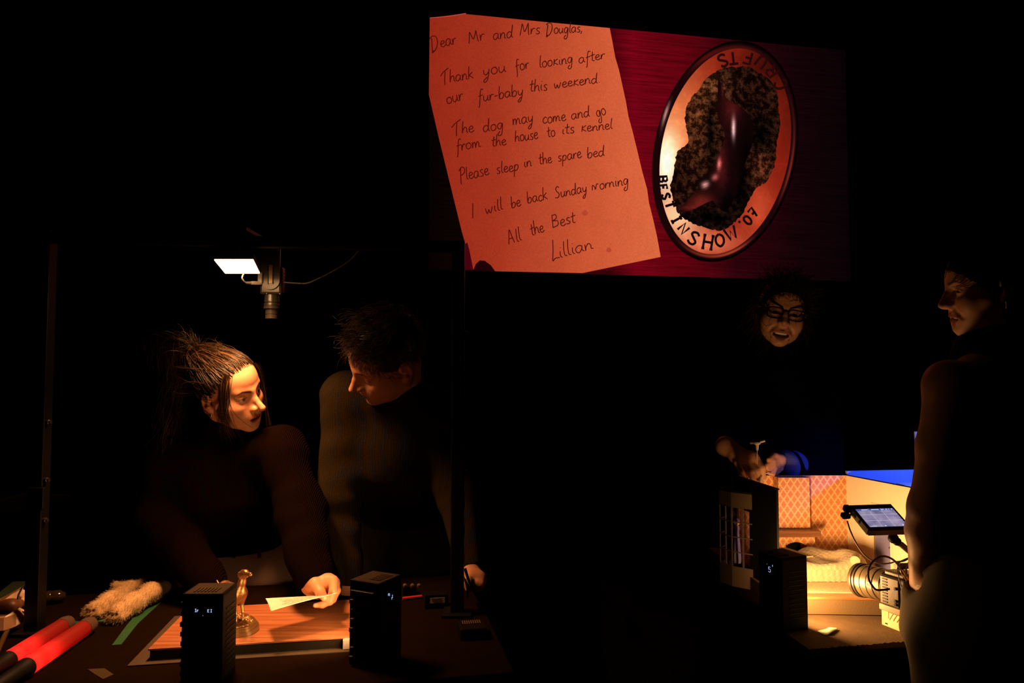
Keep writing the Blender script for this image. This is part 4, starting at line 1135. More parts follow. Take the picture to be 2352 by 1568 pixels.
b = MB(); b.lathe(T(104, 1372, TH + .017), T(136, 1369, TH + .017) - T(104, 1372, TH + .017), [(0, .012), (.003, .016), (.012, .0162), (.014, .0150), (.018, .0162), (.032, .0160), (.040, .010), (.045, .007)], 18); b.build('bottle_body', m, gl, True)
b = MB(); b.lathe(T(138, 1369, TH + .017), (1, .05, 0), [(0, .0075), (.008, .0075)], 16); b.build('cap', mat('dark_cap', (.05, .04, .03), rough=.3), gl, True)
sh_ = MB(); sh_.slab([P(-90, 1168, 2.3), P(66, 1129, 2.55), P(66, 1134, 2.55), P(-90, 1174, 2.3)], (0, -1, .2), .25)
shf = tag(sh_.build('shelf_board', mat('pale_ply', (.06, .036, .018), rough=.7), None, loc=tuple(P(0, 1148, 2.4))), 'pale wooden shelf edge in the dark at the left side', 'shelf')
sb_ = MB()
for px_, Z_ in ((-60, 2.40), (40, 2.62)):
    q = P(px_, 1150, Z_); sb_.box((q[0], q[1] + .05, q[2] / 2 - .03), (.03, .03, q[2] - .06))
sb_.build('shelf_leg', M_RIG, shf)

# things right of the box light
b = MB(); b.tube([T(925, 1374, TH + .0045), T(969, 1369, TH + .0045)], .0040, 12); 
tag(b.build('red_pen', mat('red_plastic', (.55, .02, .03), rough=.4), None, True, loc=tuple(T(945, 1372, TH))), 'short red pen lying behind the right box light', 'pen')
lbx = T(1000, 1397, TH); lb = thing('label_box', 'little black box with a pale printed label behind the right box light', 'box', tuple(lbx))
MB().box((lbx[0], lbx[1] + .015, TH + .0175), (.058, .035, .034), E1, bev=.002).build('box_body', M_CASE, lb)
o_ = np.array([lbx[0], lbx[1] + .015, TH + .0175]) - E2 * .0179
MB().box(o_ + E1 * .002 + UP * .003, (.036, .0006, .013), E1).build('label', mat('cream_label', (.55, .42, .25), rough=.8), lb)
st = MB()
for k in range(4): st.box(o_ + E1 * (.000 + .001 * k) + UP * (.0075 - .0028 * k) - E2 * .0005, (.026 - .005 * (k % 2), .0004, .0010), E1)
st.build('label_print', mat('label_ink', (.03, .02, .01), rough=.8), lb)
cg = T(1082, 1470, TH); ch = thing('battery_charger', 'small black charger with a ribbed top near the right table edge', 'charger', tuple(cg))
MB().box((cg[0], cg[1] + .03, TH + .0125), (.058, .06, .024), E1, bev=.003).build('charger_body', M_CASE, ch)
st = MB()
for k in range(9): st.box(np.array([cg[0], cg[1] + .03, TH + .0252]) + E1 * (k - 4) * .0048 + E2 * .012, (.0022, .022, .0014), E1)
st.build('ribs', mat('brown_ribs', (.10, .06, .035), rough=.6), ch)
b = MB(); b.box(T(940, 1352, TH + .013) , (.035, .03, .024), E1, bev=.004); ra_ = b.build('control_box', M_CASE, None, loc=tuple(T(940, 1352, TH)))
tag(ra_, 'dark control box with three shiny knobs behind the right box light', 'control box')
for px_ in (930, 947, 962):
    k = MB(); k.lathe(T(px_, 1347, TH + .024), (0, -.3, 1), [(0, .005), (.006, .005), (.008, .003)], 14); k.build('knob', mat('shiny_knob', (.12, .08, .05), rough=.12, spec=.8), ra_, True)
for i, (a, b_, c) in enumerate([((1068, 1305), (1080, 1340), (1110, 1395)), ((1064, 1322), (1072, 1345), (1074, 1372))]):
    k = MB(); k.tube(catmull([P(*a, 1.80), P(*b_, 1.79), P(*c, 1.80)], 6), .0035 - .0012 * i)
    tag(k.build('hanging_strap', M_FIN, None, True, loc=tuple(P(*b_, 1.79))), ['wide black strap crossing the man\'s resting hand', 'thin black cord beside the strap at the man\'s hand'][i], 'strap')

# ================================================================== THE SMALL ROOM SET
PH, WT = .815, 1.070
M_SET = mat('set_black_paint', (.0022, .002, .0018), rough=.7, spec=.2)
M_CREAM = mat('cream_wall_paint', (.86, .74, .52), rough=.75, spec=.2, var=.04, vscale=30)
def mat_wallpaper():
    m = mat('diamond_wallpaper', (.9, .6, .3), rough=.8, spec=.15)
    n, l = nodes_of(m); b = n['Principled BSDF']; tc = n.new('ShaderNodeTexCoord'); s = n.new('ShaderNodeSeparateXYZ'); l.new(tc.outputs['Object'], s.inputs[0])
    def M(op, a, b_=None, c=None):
        k = n.new('ShaderNodeMath'); k.operation = op
        for i, x in enumerate((a, b_, c)):
            if x is None: continue
            if isinstance(x, (int, float)): k.inputs[i].default_value = x
            else: l.new(x, k.inputs[i])
        return k.outputs[0]
    u = M('DIVIDE', M('ADD', s.outputs['X'], M('MULTIPLY', s.outputs['Y'], .6)), .0198); v = M('DIVIDE', s.outputs['Z'], .0286)
    a = M('ABSOLUTE', M('SUBTRACT', M('FRACT', M('ADD', u, v)), .5)); c = M('ABSOLUTE', M('SUBTRACT', M('FRACT', M('SUBTRACT', u, v)), .5))
    mx = M('MAXIMUM', a, c); sm = M('ADD', a, c)
    line = M('GREATER_THAN', mx, .44)
    ring = M('MULTIPLY', M('LESS_THAN', mx, .32), 1.0)
    inner = M('LESS_THAN', M('ABSOLUTE', M('SUBTRACT', sm, .20)), .07)
    core = M('LESS_THAN', mx, .07)
    # every other cell carries a plain flower, the rest a framed rosette
    par = M('GREATER_THAN', M('FRACT', M('MULTIPLY', M('ADD', M('FLOOR', M('ADD', u, v)), M('FLOOR', M('SUBTRACT', u, v))), .5)), .25)
    def mixc(f, c1, c2):
        k = n.new('ShaderNodeMix'); k.data_type = 'RGBA'
        for i, x in ((0, f), (6, c1), (7, c2)):
            if isinstance(x, tuple): k.inputs[i].default_value = (*x, 1)
            else: l.new(x, k.inputs[i])
        return k.outputs[2]
    G, Rd, Dk = (.76, .47, .20), (.70, .24, .12), (.50, .17, .07)
    base = mixc(ring, G, Rd)
    base = mixc(M('MULTIPLY', inner, .55), base, G)
    base = mixc(core, base, Dk)
    base = mixc(M('MULTIPLY', par, M('MULTIPLY', M('LESS_THAN', mx, .42), .55)), base, Rd)
    base = mixc(line, base, (.88, .60, .28))
    l.new(base, b.inputs['Base Color'])
    return m
M_WP = mat_wallpaper()
rs = thing('room_set', 'miniature room with diamond wallpaper, mantelpiece and bay window on the right table', 'model room', (.80, 1.95, TH))
Lb, Lf = np.array([.640, 2.085]), np.array([.669, 1.822])
Rb, Rf = np.array([.962, 2.085]), np.array([1.030, 1.806])
MB().prism([(.655, 1.770), (1.10, 1.752), (1.40, 1.80), (1.40, 2.30), (.62, 2.30), (.64, 2.0)], TH + .0005, PH).build('platform', mat('tan_platform', (.12, .075, .032), rough=.7, spec=.3, bump=.2, bscale=300), rs)
MB().prism([(.656, 1.772), (1.03, 1.757), (1.03, 2.08), (.65, 2.08)], PH + .0002, PH + .006).build('floorboards', mat_wood('polished_floorboards', (.42, .16, .06), (.26, .09, .03), 0, 1.0, .18, .6), rs)
wl = MB(); wl.prism([Lb + (-.004, 0), Rb, Rb + (0, .008), Lb + (-.004, .008)], PH, WT); wl.build('wallpaper_wall', M_WP, rs)
cb = MB(); cb.prism([(.7505, 2.042), (.838, 2.042), (.838, 2.0845), (.7505, 2.0845)], .922, WT - .0005); cb.build('chimney_breast', M_WP, rs)
# fireplace: two piers and an arched lintel below the mantel
fp = MB(); xs0, xs1, xo0, xo1, zt_, zo = .738, .848, .766, .8245, .912, .892
fp.prism([(xs0, 2.036), (xo0, 2.036), (xo0, 2.0845), (xs0, 2.0845)], PH + .006, zt_); fp.prism([(xo1, 2.036), (xs1, 2.036), (xs1, 2.0845), (xo1, 2.0845)], PH + .006, zt_)
n_ = 10
for k in range(n_):
    a0, a1 = k / n_, (k + 1) / n_
    z0 = zo - .010 * (2 * (a0 + a1) / 2 - 1) ** 2
    fp.prism([(xo0 + (xo1 - xo0) * a0, 2.036), (xo0 + (xo1 - xo0) * a1, 2.036), (xo0 + (xo1 - xo0) * a1, 2.0845), (xo0 + (xo1 - xo0) * a0, 2.0845)], z0, zt_)
fp.build('fireplace', M_WP, rs)
MB().box(((xo0 + xo1) / 2, 2.081, .855), (xo1 - xo0, .004, .08)).build('hearth_back', M_SET, rs)
MB().prism([(.712, 2.012), (.8555, 2.012), (.8555, 2.0845), (.712, 2.0845)], .910, .928, bev=.0012).build('mantel_shelf', mat_wood('mantel_wood', (.30, .13, .055), (.18, .07, .03), 0, 1.2), rs)
# the right wall with its doorway
wd = Rf - Rb; wL = np.linalg.norm(wd); wd = wd / wL; wn = np.array([-wd[1], wd[0]])
if wn[0] < 0: wn = -wn
def rwall(s0, s1, z0, z1, mb, t=.006, o=0.0):
    a, b = Rb + wd * s0 + wn * o, Rb + wd * s1 + wn * o
    mb.prism([a, b, b + wn * t, a + wn * t], z0, z1)
d0, d1, dz = .105, .165, 1.0
mb = MB(); rwall(0, d0, PH, WT, mb); rwall(d1, wL, PH, WT, mb); rwall(d0 - .0002, d1 + .0002, dz, WT, mb)
mb.build('cream_wall', M_CREAM, rs)
mb = MB(); rwall(d0 - .009, d0, PH, dz + .009, mb, .008, -.0015); rwall(d1, d1 + .009, PH, dz + .009, mb, .008, -.0015); rwall(d0, d1, dz, dz + .009, mb, .008, -.0015)
mb.build('door_frame', M_CREAM, rs)
mb = MB(); rwall(d0 + .001, d1 - .001, PH + .006, dz - .001, mb, .004, .006); mb.build('door_panel', mat('blue_lit_door', (.20, .20, .42), rough=.5), rs)  # door coloured blue in place of the next room's blue light
mb = MB(); k_ = Rb + wd * (d1 - .008) + wn * .004; mb.sphere((k_[0], k_[1], .90), .0028, 10); mb.build('door_knob', mat('brass_knob', (.6, .42, .15), rough=.25, metal=1), rs)
tp = MB(); tp.prism([Rb - wn * .001, Rf - wn * .001, Rf + wn * .007, Rb + wn * .007], WT, WT + .0018); tp.build('wall_cap', M_SET, rs)
# the neighbouring room beyond it, lit blue
mb = MB(); mb.prism([(.966, 2.088), (1.40, 2.150), (1.40, 2.160), (.966, 2.098)], PH, WT + .012); mb.build('neighbour_wall', mat('blue_lit_plaster', (.22, .30, .55), rough=.8), rs)  # blue lamplight put into the plaster colour
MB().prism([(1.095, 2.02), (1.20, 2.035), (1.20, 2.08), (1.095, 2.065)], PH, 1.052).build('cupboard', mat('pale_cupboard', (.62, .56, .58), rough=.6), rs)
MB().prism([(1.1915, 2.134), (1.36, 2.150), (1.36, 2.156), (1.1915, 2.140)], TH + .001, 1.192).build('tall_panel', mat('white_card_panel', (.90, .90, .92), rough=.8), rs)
# the left wall, black outside, with the bay window
def lwall(z0, z1, s0, s1, mb, t=.005):
    d = Lf - Lb; a, b = Lb + d * s0, Lb + d * s1
    mb.prism([a, b, b + (-t, 0), a + (-t, 0)], z0, z1)
mb = MB(); lwall(TH + .0008, WT, 0, .10, mb); lwall(TH + .0008, WT, .40, 1, mb); lwall(TH + .0008, .836, .0999, .4001, mb); lwall(.985, WT, .0999, .4001, mb)
mb.build('left_wall', M_SET, rs)
bay = [np.array([.6530, 1.958]), np.array([.6036, 2.000]), np.array([.5840, 2.046]), np.array([.6360, 2.110])]
M_BAY = mat('cream_bay_panel', (.070, .045, .022), rough=.7)
bp = MB(); bp2 = MB(); gb = MB(); gp_ = MB()
def seg(a, b, s0, s1, z0, z1, mb, t=.004, o=0.0):
    d = b - a; n2 = np.array([d[1], -d[0]]); n2 = n2 / np.linalg.norm(n2)
    p, q = a + d * s0 + n2 * o, a + d * s1 + n2 * o
    mb.prism([p, q, q + n2 * t, p + n2 * t], z0, z1)
for i, (a, b) in enumerate(zip(bay, bay[1:])):
    seg(a, b, 0, 1, TH + .0008, .834, bp); seg(a, b, 0, 1, .996, 1.035, bp2)
    nc = 2
    for k in range(nc + 1): 
        s = k / nc; w_ = .035; seg(a, b, max(0, s - w_), min(1, s + w_), .834, .996, gb, .003, -.0005)
    for k in range(5):
        z = .834 + (.996 - .834) * k / 4; seg(a, b, 0, 1, z - .0014, z + .0014, gb, .003, -.0003)
    seg(a, b, 0, 1, .834, .996, gp_, .0005, .001)
bp.build('bay_panel', M_BAY, rs); bp2.build('bay_fascia', M_BAY, rs)
bw = gb.build('bay_window', mat('window_bars', (.07, .045, .045), rough=.6), rs)
m = bpy.data.materials.new('window_glass'); m.use_nodes = True; n, l = nodes_of(m); n.remove(n['Principled BSDF'])
a_ = n.new('ShaderNodeBsdfTransparent'); g_ = n.new('ShaderNodeBsdfGlossy'); g_.inputs['Roughness'].default_value = .05; s_ = n.new('ShaderNodeMixShader'); s_.inputs[0].default_value = .06
l.new(a_.outputs[0], s_.inputs[1]); l.new(g_.outputs[0], s_.inputs[2]); l.new(s_.outputs[0], n['Material Output'].inputs[0])
gp_.build('glass', m, bw)
MB().prism(bay, 1.035, 1.040).build('bay_roof', M_SET, rs)
tp = MB(); tp.prism([Lb + (-.01, 0), Lb + (.002, 0), Lf + (.002, -.002), Lf + (-.01, -.002)], WT, WT + .003); tp.build('wall_cap', M_SET, rs)

# bed with a fleecy cover
bed = thing('toy_bed', 'little bed under a rumpled fleecy cream cover in the miniature room', 'bed', (.80, 1.95, PH))
def bedf(p):
    c = np.array((.79, 1.952, .838), np.float32); h = np.array((.118, .062, .032), np.float32)
    q = np.abs(p - c) - h + .012
    d = np.linalg.norm(np.maximum(q, 0), axis=1) + np.minimum(q.max(1), 0) - .012
    d = smin(d, el((.895, 1.915, .862), (.030, .036, .020))(p), .02)
    d = smin(d, el((.850, 1.985, .868), (.06, .03, .012))(p), .03)
    d = smin(d, el((.905, 1.960, .868), (.022, .05, .014))(p), .02)
    w = np.sin(p[:, 0] * 62 + 1.3 * np.sin(p[:, 1] * 45)) * np.sin(p[:, 1] * 58 + 2) * .0042 + np.sin(p[:, 0] * 31 + p[:, 1] * 40) * .0028
    f = np.sin(p[:, 0] * 420 + 3 * np.sin(p[:, 2] * 160)) * np.sin(p[:, 2] * 390) * np.sin(p[:, 1] * 410) * .0011
    return np.maximum(d + w * np.clip((p[:, 2] - .84) * 40, .25, 1) + f, PH + .007 - p[:, 2])
v, q = mesh_sdf(bedf, (.64, 1.86, .80), (.96, 2.04, .92), .002)
v[:, 1] = np.minimum(v[:, 1], 2.0)
link_mesh('fleece_cover', from_arrays('fleece_cover', v, q), mat('cream_fleece', (.50, .39, .24), rough=.95, spec=.05, bump=.8, bscale=330, var=.22, vscale=70, sheen=.3), bed, True)
hb = P(1966, 1283, 1.90)
b = MB(); b.lathe(hb + (-.012, -.020, 0), (.55, .9, .1), [(0, .004), (.001, .012), (.03, .012)], 20); b.build('rolled_edge', mat('fleece_roll', (.55, .42, .26), rough=.95, bump=.8, bscale=300), bed, True)
MB().slab([P(1760, 1256, 1.93), P(1806, 1257, 1.93), P(1868, 1276, 1.87), P(1835, 1280, 1.86), P(1790, 1268, 1.89)], (0, -.4, 1), .003).build('tan_footboard', mat('tan_card', (.40, .25, .12), rough=.8), bed)
MB().prism([(.69, 1.805), (.93, 1.795), (.95, 1.888), (.68, 1.888)], PH + .0062, PH + .0078).build('rug', mat('pale_woven_rug', (.70, .50, .28), rough=.9, bump=.7, bscale=500, var=.2, vscale=120), None, loc=(.81, 1.85, PH))
rug = bpy.data.objects['rug']; tag(rug, 'pale woven rug on the floorboards in front of the little bed', 'rug')

# frayed-edged cloth, a lighter copy of the tabletop cloth carrying the lamplit patch
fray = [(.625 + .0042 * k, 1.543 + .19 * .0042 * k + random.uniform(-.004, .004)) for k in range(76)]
gcl = MB().prism(fray + [(.945, 1.750), (.66, 1.765), (.600, 1.72)], TH + .0002, TH + .0007).build('lit_ground_cloth', mat('lit_brown_cloth', (.075, .044, .018), rough=.85, spec=.2, bump=.3, bscale=350, var=.3, vscale=30), None, loc=(.78, 1.66, TH))
tag(gcl, 'brown cloth with a frayed edge coloured lighter as the lamplit patch before the miniature room', 'cloth')
# green paper scrap
ops_ = [T(1880, 1447, TH + .0008), T(1896, 1444, TH), T(1926, 1440, TH + .006), T(1923, 1446, TH + .004), T(1900, 1458, TH)]
mb = MB(); gpts = catmull([T(1878, 1448, TH + .0018), T(1895, 1444, TH + .004), T(1906, 1440, TH + .006), T(1924, 1442, TH + .004)], 4); gpt2 = catmull([T(1893, 1459, TH + .0018), T(1900, 1458, TH + .002), T(1910, 1451, TH + .007), T(1924, 1444, TH + .005)], 4)
vv_ = [mb.bm.verts.new(tuple(p)) for p in gpts] ; ww_ = [mb.bm.verts.new(tuple(p)) for p in gpt2]
for i in range(min(len(vv_), len(ww_)) - 1): mb.bm.faces.new((vv_[i], vv_[i + 1], ww_[i + 1], ww_[i]))
o_ = mb.build('paper_scrap', mat('grey_green_paper', (.30, .36, .22), rough=.8), None, True, loc=tuple(T(1900, 1450, TH)))
sm_ = o_.modifiers.new('thickness', 'SOLIDIFY'); sm_.thickness = .0006
tag(o_, 'curled grey-green scrap of paper on the table before the room set', 'paper')

# ------------------------------------------------------------------ cinema camera with lens and monitor
ca = np.array([.36, -.93, 0]); ca /= np.linalg.norm(ca)          # backwards along the camera
cr_ = np.array([-ca[1], ca[0], 0])                                # to the picture's right of it
M_CM = mat('olive_camera_metal', (.11, .078, .038), rough=.38, spec=.5, metal=.1, bump=.1, bscale=500)
M_LN = mat('lens_metal', (.045, .032, .018), rough=.33, spec=.5, metal=.2)
lf = np.array([.806, 1.690, .884]); rx = np.array([.834, 1.609, .893])
cc = thing('cinema_camera', 'cinema camera with long lens and tilted monitor pointing into the miniature room', 'camera', (.85, 1.57, .832))
la_ = rx - lf; lL = float(np.linalg.norm(la_)); la_ /= lL
b = MB(); b.lathe(lf, la_, [(0, .031), (0, .0375), (.004, .0385), (.010, .0385), (.0105, .0365), (.013, .0365), (.0135, .0378), (.018, .0378), (.0185, .036), (.021, .036)], 56, caps=False); b.build('lens_front_ring', M_LN, cc, True)
b = MB(); b.lathe(lf + la_ * .005, la_, [(0, .0305), (.001, .030)], 40); b.build('lens_glass', mat('lens_glass', (.01, .01, .012), rough=.04, spec=1.0), cc, True)
b = MB(); b.lathe(lf + la_ * .021, la_, [(0, .0362), (.012, .0362), (.0122, .0348), (.014, .0348), (.0142, .0362), (.030, .0358)], 56); b.build('focus_ring', M_CM, cc, True)
b = MB(); b.lathe(lf + la_ * .051, la_, [(0, .0345), (.002, .0352), (.016, .0350), (.0165, .0335), (.019, .0335), (.0195, .0345), (lL - .051, .034)], 56); b.build('aperture_ring', M_CM, cc, True)
# figures engraved on the lens
u_ = -cr_ * .9 + UP * .25; u_ /= np.linalg.norm(u_)
st = []
for i, chx in enumerate('85'):
    for s in BLK[chx]: st.append([((q[0] - .35) * .008 + i * .0085, (q[1] - .5) * .010) for q in catmull(s, 3)])
v2, f2 = ribbons(st, .0011)
def on_lens(a, b_):
    th = a / .0355; rad = .0358
    w_ = np.cross(la_, u_); d_ = u_ * math.cos(th) + w_ * math.sin(th)
    return lf + la_ * (.060 - b_) + d_ * rad
me = bpy.data.meshes.new('lens_figures'); me.from_pydata([tuple(on_lens(a, b_)) for a, b_ in v2], [], f2); link_mesh('lens_figures', me, mat('lens_paint', (.02, .015, .01), rough=.6), cc)
bc_ = rx + ca * .032 + UP * -.002
b = MB(); b.box(bc_, (.062, .064, .064), cr_, ca * 1.0, UP, bev=.004); b.build('camera_body', mat('matt_black_body', (.03, .026, .02), rough=.5, spec=.4), cc)
b = MB(); b.box(bc_ - cr_ * .0318 - ca * .006, (.003, .046, .058), cr_, ca, UP, bev=.001); b.build('side_plate', M_CM, cc)
b = MB()
for k in range(9): b.box(bc_ - cr_ * .0336 - ca * .017 + UP * (.024 - .006 * k), (.0016, .012, .0026), cr_, ca, UP)
b.build('vent_slots', M_FIN, cc)
for dz_, dy_ in ((.010, .010), (-.016, .010), (-.023, .010)):
    b = MB(); b.lathe(bc_ - cr_ * .033 + ca * dy_ + UP * dz_, -cr_, [(0, .0032), (.003, .0032), (.0031, .0016), (.0032, .0016)], 14); b.build('socket', M_FIN, cc, True)
b = MB(); b.lathe(bc_ - ca * .032, -ca, [(-.002, .033), (.006, .034), (.010, .033)], 40); b.build('lens_mount', M_CM, cc, True)
b = MB(); b.box(bc_ + UP * .036, (.05, .05, .010), cr_, ca, UP, bev=.003); b.build('top_plate', M_CM, cc)
b = MB(); b.lathe(bc_ + UP * .040 - cr_ * .004, UP, [(0, .008), (.004, .008), (.005, .005), (.010, .005), (.012, .008), (.016, .008)], 18); b.build('thumb_screw', M_CM, cc, True)
b = MB(); b.tube([bc_ + UP * .054 - cr_ * .02 - ca * .0, bc_ + UP * .054 + cr_ * .05 + ca * .02], .0065, 16); b.build('top_rod', M_CM, cc, True)
b = MB(); b.box(bc_ - UP * .040, (.058, .075, .013), cr_, ca, UP, bev=.002); b.build('base_plate', mat('pale_plate', (.45, .34, .20), rough=.4), cc)
# monitor
MFL, MFR, MNR, MNL = P(1950, 1160, 1.600), P(2046, 1157, 1.605), P(2098, 1216, 1.535), P(1998, 1219, 1.530)
mn = np.cross(MFR - MFL, MNL - MFL); mn /= np.linalg.norm(mn)
if mn[2] < 0: mn = -mn
mc = (MFL + MFR + MNR + MNL) / 4
b = MB(); b.slab([MNL, MNR, MFR, MFL], mn, .013); mon = b.build('monitor', mat('black_monitor_case', (.05, .04, .025), rough=.4, spec=.4), cc)
def onm(s, t, o=.0003): return (MFL * (1 - s) + MFR * s) * (1 - t) + (MNL * (1 - s) + MNR * s) * t + mn * o
b = MB(); b.slab([onm(.07, .86), onm(.95, .86), onm(.95, .17), onm(.07, .17)], mn, .0002)
m = bpy.data.materials.new('monitor_picture'); m.use_nodes = True; n, l = nodes_of(m); n.remove(n['Principled BSDF'])
tc = n.new('ShaderNodeTexCoord'); t_ = n.new('ShaderNodeTexNoise'); t_.inputs['Scale'].default_value = 55; t_.inputs['Detail'].default_value = 6; l.new(tc.outputs['Object'], t_.inputs['Vector'])
cr2 = n.new('ShaderNodeValToRGB'); cr2.color_ramp.elements[0].position = .3; cr2.color_ramp.elements[0].color = (*srgb(104, 100, 140), 1); cr2.color_ramp.elements[1].position = .72; cr2.color_ramp.elements[1].color = (*srgb(166, 152, 180), 1)
l.new(t_.outputs['Fac'], cr2.inputs[0]); e_ = n.new('ShaderNodeEmission'); l.new(cr2.outputs[0], e_.inputs[0]); l.new(e_.outputs[0], n['Material Output'].inputs[0])
scr_ = b.build('monitor_screen', m, mon)
b = MB()
for s in (.07 + .88 / 3, .07 + .88 * 2 / 3): b.slab([onm(s - .004, .86, .0006), onm(s + .004, .86, .0006), onm(s + .004, .17, .0006), onm(s - .004, .17, .0006)], mn, .0001)
for t2 in (.17 + .69 / 3, .17 + .69 * 2 / 3): b.slab([onm(.07, t2 + .006, .0006), onm(.95, t2 + .006, .0006), onm(.95, t2 - .006, .0006), onm(.07, t2 - .006, .0006)], mn, .0001)
b.build('grid_lines', mat_emit('grid_lines', srgb(190, 182, 215)), mon)
b = MB(); b.slab([onm(.075, .235, .0005), onm(.945, .235, .0005), onm(.945, .175, .0005), onm(.075, .175, .0005)], mn, .0001); b.build('status_bar', mat_emit('status_bar', srgb(70, 84, 160)), mon)
b = MB()
for s0, s1 in ((.19, .34), (.42, .60), (.66, .72), (.76, .80), (.83, .85), (.89, .925)): b.slab([onm(s0, .222, .0008), onm(s1, .222, .0008), onm(s1, .195, .0008), onm(s0, .195, .0008)], mn, .0001)
for s0, s1, t0, t1 in ((.10, .24, .85, .83), (.43, .47, .85, .82), (.84, .94, .84, .80)): b.slab([onm(s0, t0, .0008), onm(s1, t0, .0008), onm(s1, t1, .0008), onm(s0, t1, .0008)], mn, .0001)
b.build('status_marks', mat_emit('status_marks', srgb(205, 215, 250)), mon)
sd_ = (MFL - MNL) / np.linalg.norm(MFL - MNL); ls_ = np.cross(mn, sd_); ls_ = ls_ if ls_[0] < 0 else -ls_
b = MB(); b.slab([MFL + ls_ * .0015 - sd_ * .012, MNL + ls_ * .0015 + sd_ * .004, MNL + ls_ * .0015 + sd_ * .004 - mn * .014, MFL + ls_ * .0015 - sd_ * .012 - mn * .014], ls_, .003); b.build('port_panel', mat('olive_port_panel', (.34, .26, .14), rough=.45), mon)
b = MB()
for t3, w3, o3 in ((.34, .010, .006), (.58, .005, .006)): 
    q = MFL * (1 - t3) + MNL * t3 + ls_ * .002 - mn * o3; b.box(q, (.002, w3, .004), ls_, sd_, mn)
b.build('port', M_FIN, mon)
b = MB(); q = MFL + ls_ * .006 - mn * .006 - sd_ * .004; b.box(q, (.012, .014, .014), ls_, sd_, mn, bev=.002); q2 = q + ls_ * .006 - mn * .010 - sd_ * .010; b.box(q2, (.018, .014, .010), ls_, sd_, mn, bev=.002); b.build('corner_plug', M_CASE, mon)
ab = P(2052, 1236, 1.555)
b = MB(); b.sphere(ab, .011, 16); b.sphere(P(2060, 1243, 1.553), .009, 16); b.build('ball_joint', M_CASE, cc, True)
b = MB(); b.tube([ab + (.006, 0, -.008), P(2070, 1250, 1.55), P(2090, 1267, 1.545), P(2120, 1288, 1.54)], .0062, 16); b.build('monitor_arm', M_CM, cc, True)
b = MB(); b.tube([P(2120, 1288, 1.54), P(2150, 1310, 1.53), bc_ + UP * .054 + cr_ * .05 + ca * .02], .005, 12); b.build('arm_link', M_CM, cc, True)
def ccable(name, pts, r, m, lab=None):
    k = MB(); k.tube(catmull([P(*p) for p in pts], 8), r, 10); o = k.build(name, m, cc, True)
    if lab: o['label'] = lab
    return o
M_CAB = mat('grey_black_cable', (.10, .09, .06), rough=.4, spec=.4)
ccable('monitor_cable', [(1946, 1196, 1.60), (1953, 1218, 1.59), (1966, 1246, 1.585), (1984, 1272, 1.58), (2004, 1287, 1.575), (2026, 1294, 1.57), (2048, 1292, 1.565), (2056, 1288, 1.56)], .0017, mat('pale_grey_cable', (.42, .36, .25), rough=.45), 'pale grey monitor cable')
ccable('looped_cable', [(2090, 1338, 1.53), (2075, 1316, 1.535), (2058, 1291, 1.54), (2040, 1279, 1.545), (2022, 1278, 1.55), (2004, 1290, 1.555), (1995, 1308, 1.555), (1995, 1328, 1.553), (2003, 1344, 1.55), (2013, 1354, 1.545), (2030, 1354, 1.54), (2044, 1352, 1.535)], .0022, M_CAB)
k = MB(); a0, a1 = P(2069, 1308, 1.535), P(2092, 1340, 1.528); dd = a1 - a0
k.lathe(a0, dd, [(0, .003), (.004, .0042), (.010, .0042), (.0105, .0034), (.014, .0034), (.0145, .0046), (.022, .0046), (.026, .0030), (.034, .0028)], 16); k.build('cable_connector', mat('gold_connector', (.45, .33, .14), rough=.3, metal=.8), cc, True)
ccable('thin_cable', [(2065, 1306, 1.54), (2064, 1322, 1.535), (2068, 1340, 1.53), (2074, 1350, 1.525)], .0011, M_CAB)
for i, pp in enumerate([[(2058, 1290, 1.55), (2078, 1287, 1.54), (2096, 1276, 1.535), (2120, 1270, 1.53)], [(2062, 1292, 1.545), (2085, 1282, 1.54), (2100, 1279, 1.535), (2120, 1281, 1.53)], [(2066, 1294, 1.54), (2090, 1295, 1.535), (2120, 1296, 1.53)], [(2082, 1318, 1.535), (2082, 1302, 1.53), (2090, 1288, 1.53), (2110, 1275, 1.53)]]):
    ccable('rear_cable', pp, .0017, M_CAB)
# riser box under the camera
bxA, bxB = T(2025, 1435, TH), T(2093, 1462, TH)
ba = bxB - bxA; ba = ba / np.linalg.norm(ba); bb = np.array([-ba[1], ba[0], 0]); bb = bb if bb[0] > 0 else -bb
rbx = thing('riser_box', 'tan ribbed equipment case standing under the cinema camera', 'case', tuple(bxA))
poly = [bxA, bxA + ba * .105, bxA + ba * .105 + bb * .10, bxA + bb * .10]
RT = float(P(2025, 1388, bxA[1])[2])
MB().prism([p[:2] for p in poly], TH + .001, RT, bev=.0018).build('case_body', mat('tan_case', (.46, .34, .17), rough=.5, spec=.4, bump=.15, bscale=500), rbx)
b = MB(); sdn = -bb
for k in range(7):
    c_ = bxA + ba * (.033 + .010 * k) + UP * (.030) + sdn * .0006
    b.tube([c_ - ba * .010 - UP * .010 , c_ + ba * .002 + UP * .009], .0012, 6)
b.build('raised_ribs', mat('tan_rib', (.42, .31, .16), rough=.5), rbx)
b = MB(); b.box(bxA + ba * .014 + UP * .031 + sdn * .0006, (.014, .0014, .019), ba, bb, UP, bev=.0006); b.build('latch', mat('tan_latch', (.40, .29, .14), rough=.5), rbx)
b = MB(); b.box((poly[0] + poly[1]) / 2 + UP * (RT - TH - .010) + sdn * .0004, (.103, .0010, .0022), ba, bb, UP); b.box(bxA + ba * .014 + UP * .008 + sdn * .0005, (.006, .001, .0028), ba, bb, UP); b.build('lid_seam', M_FIN, rbx)

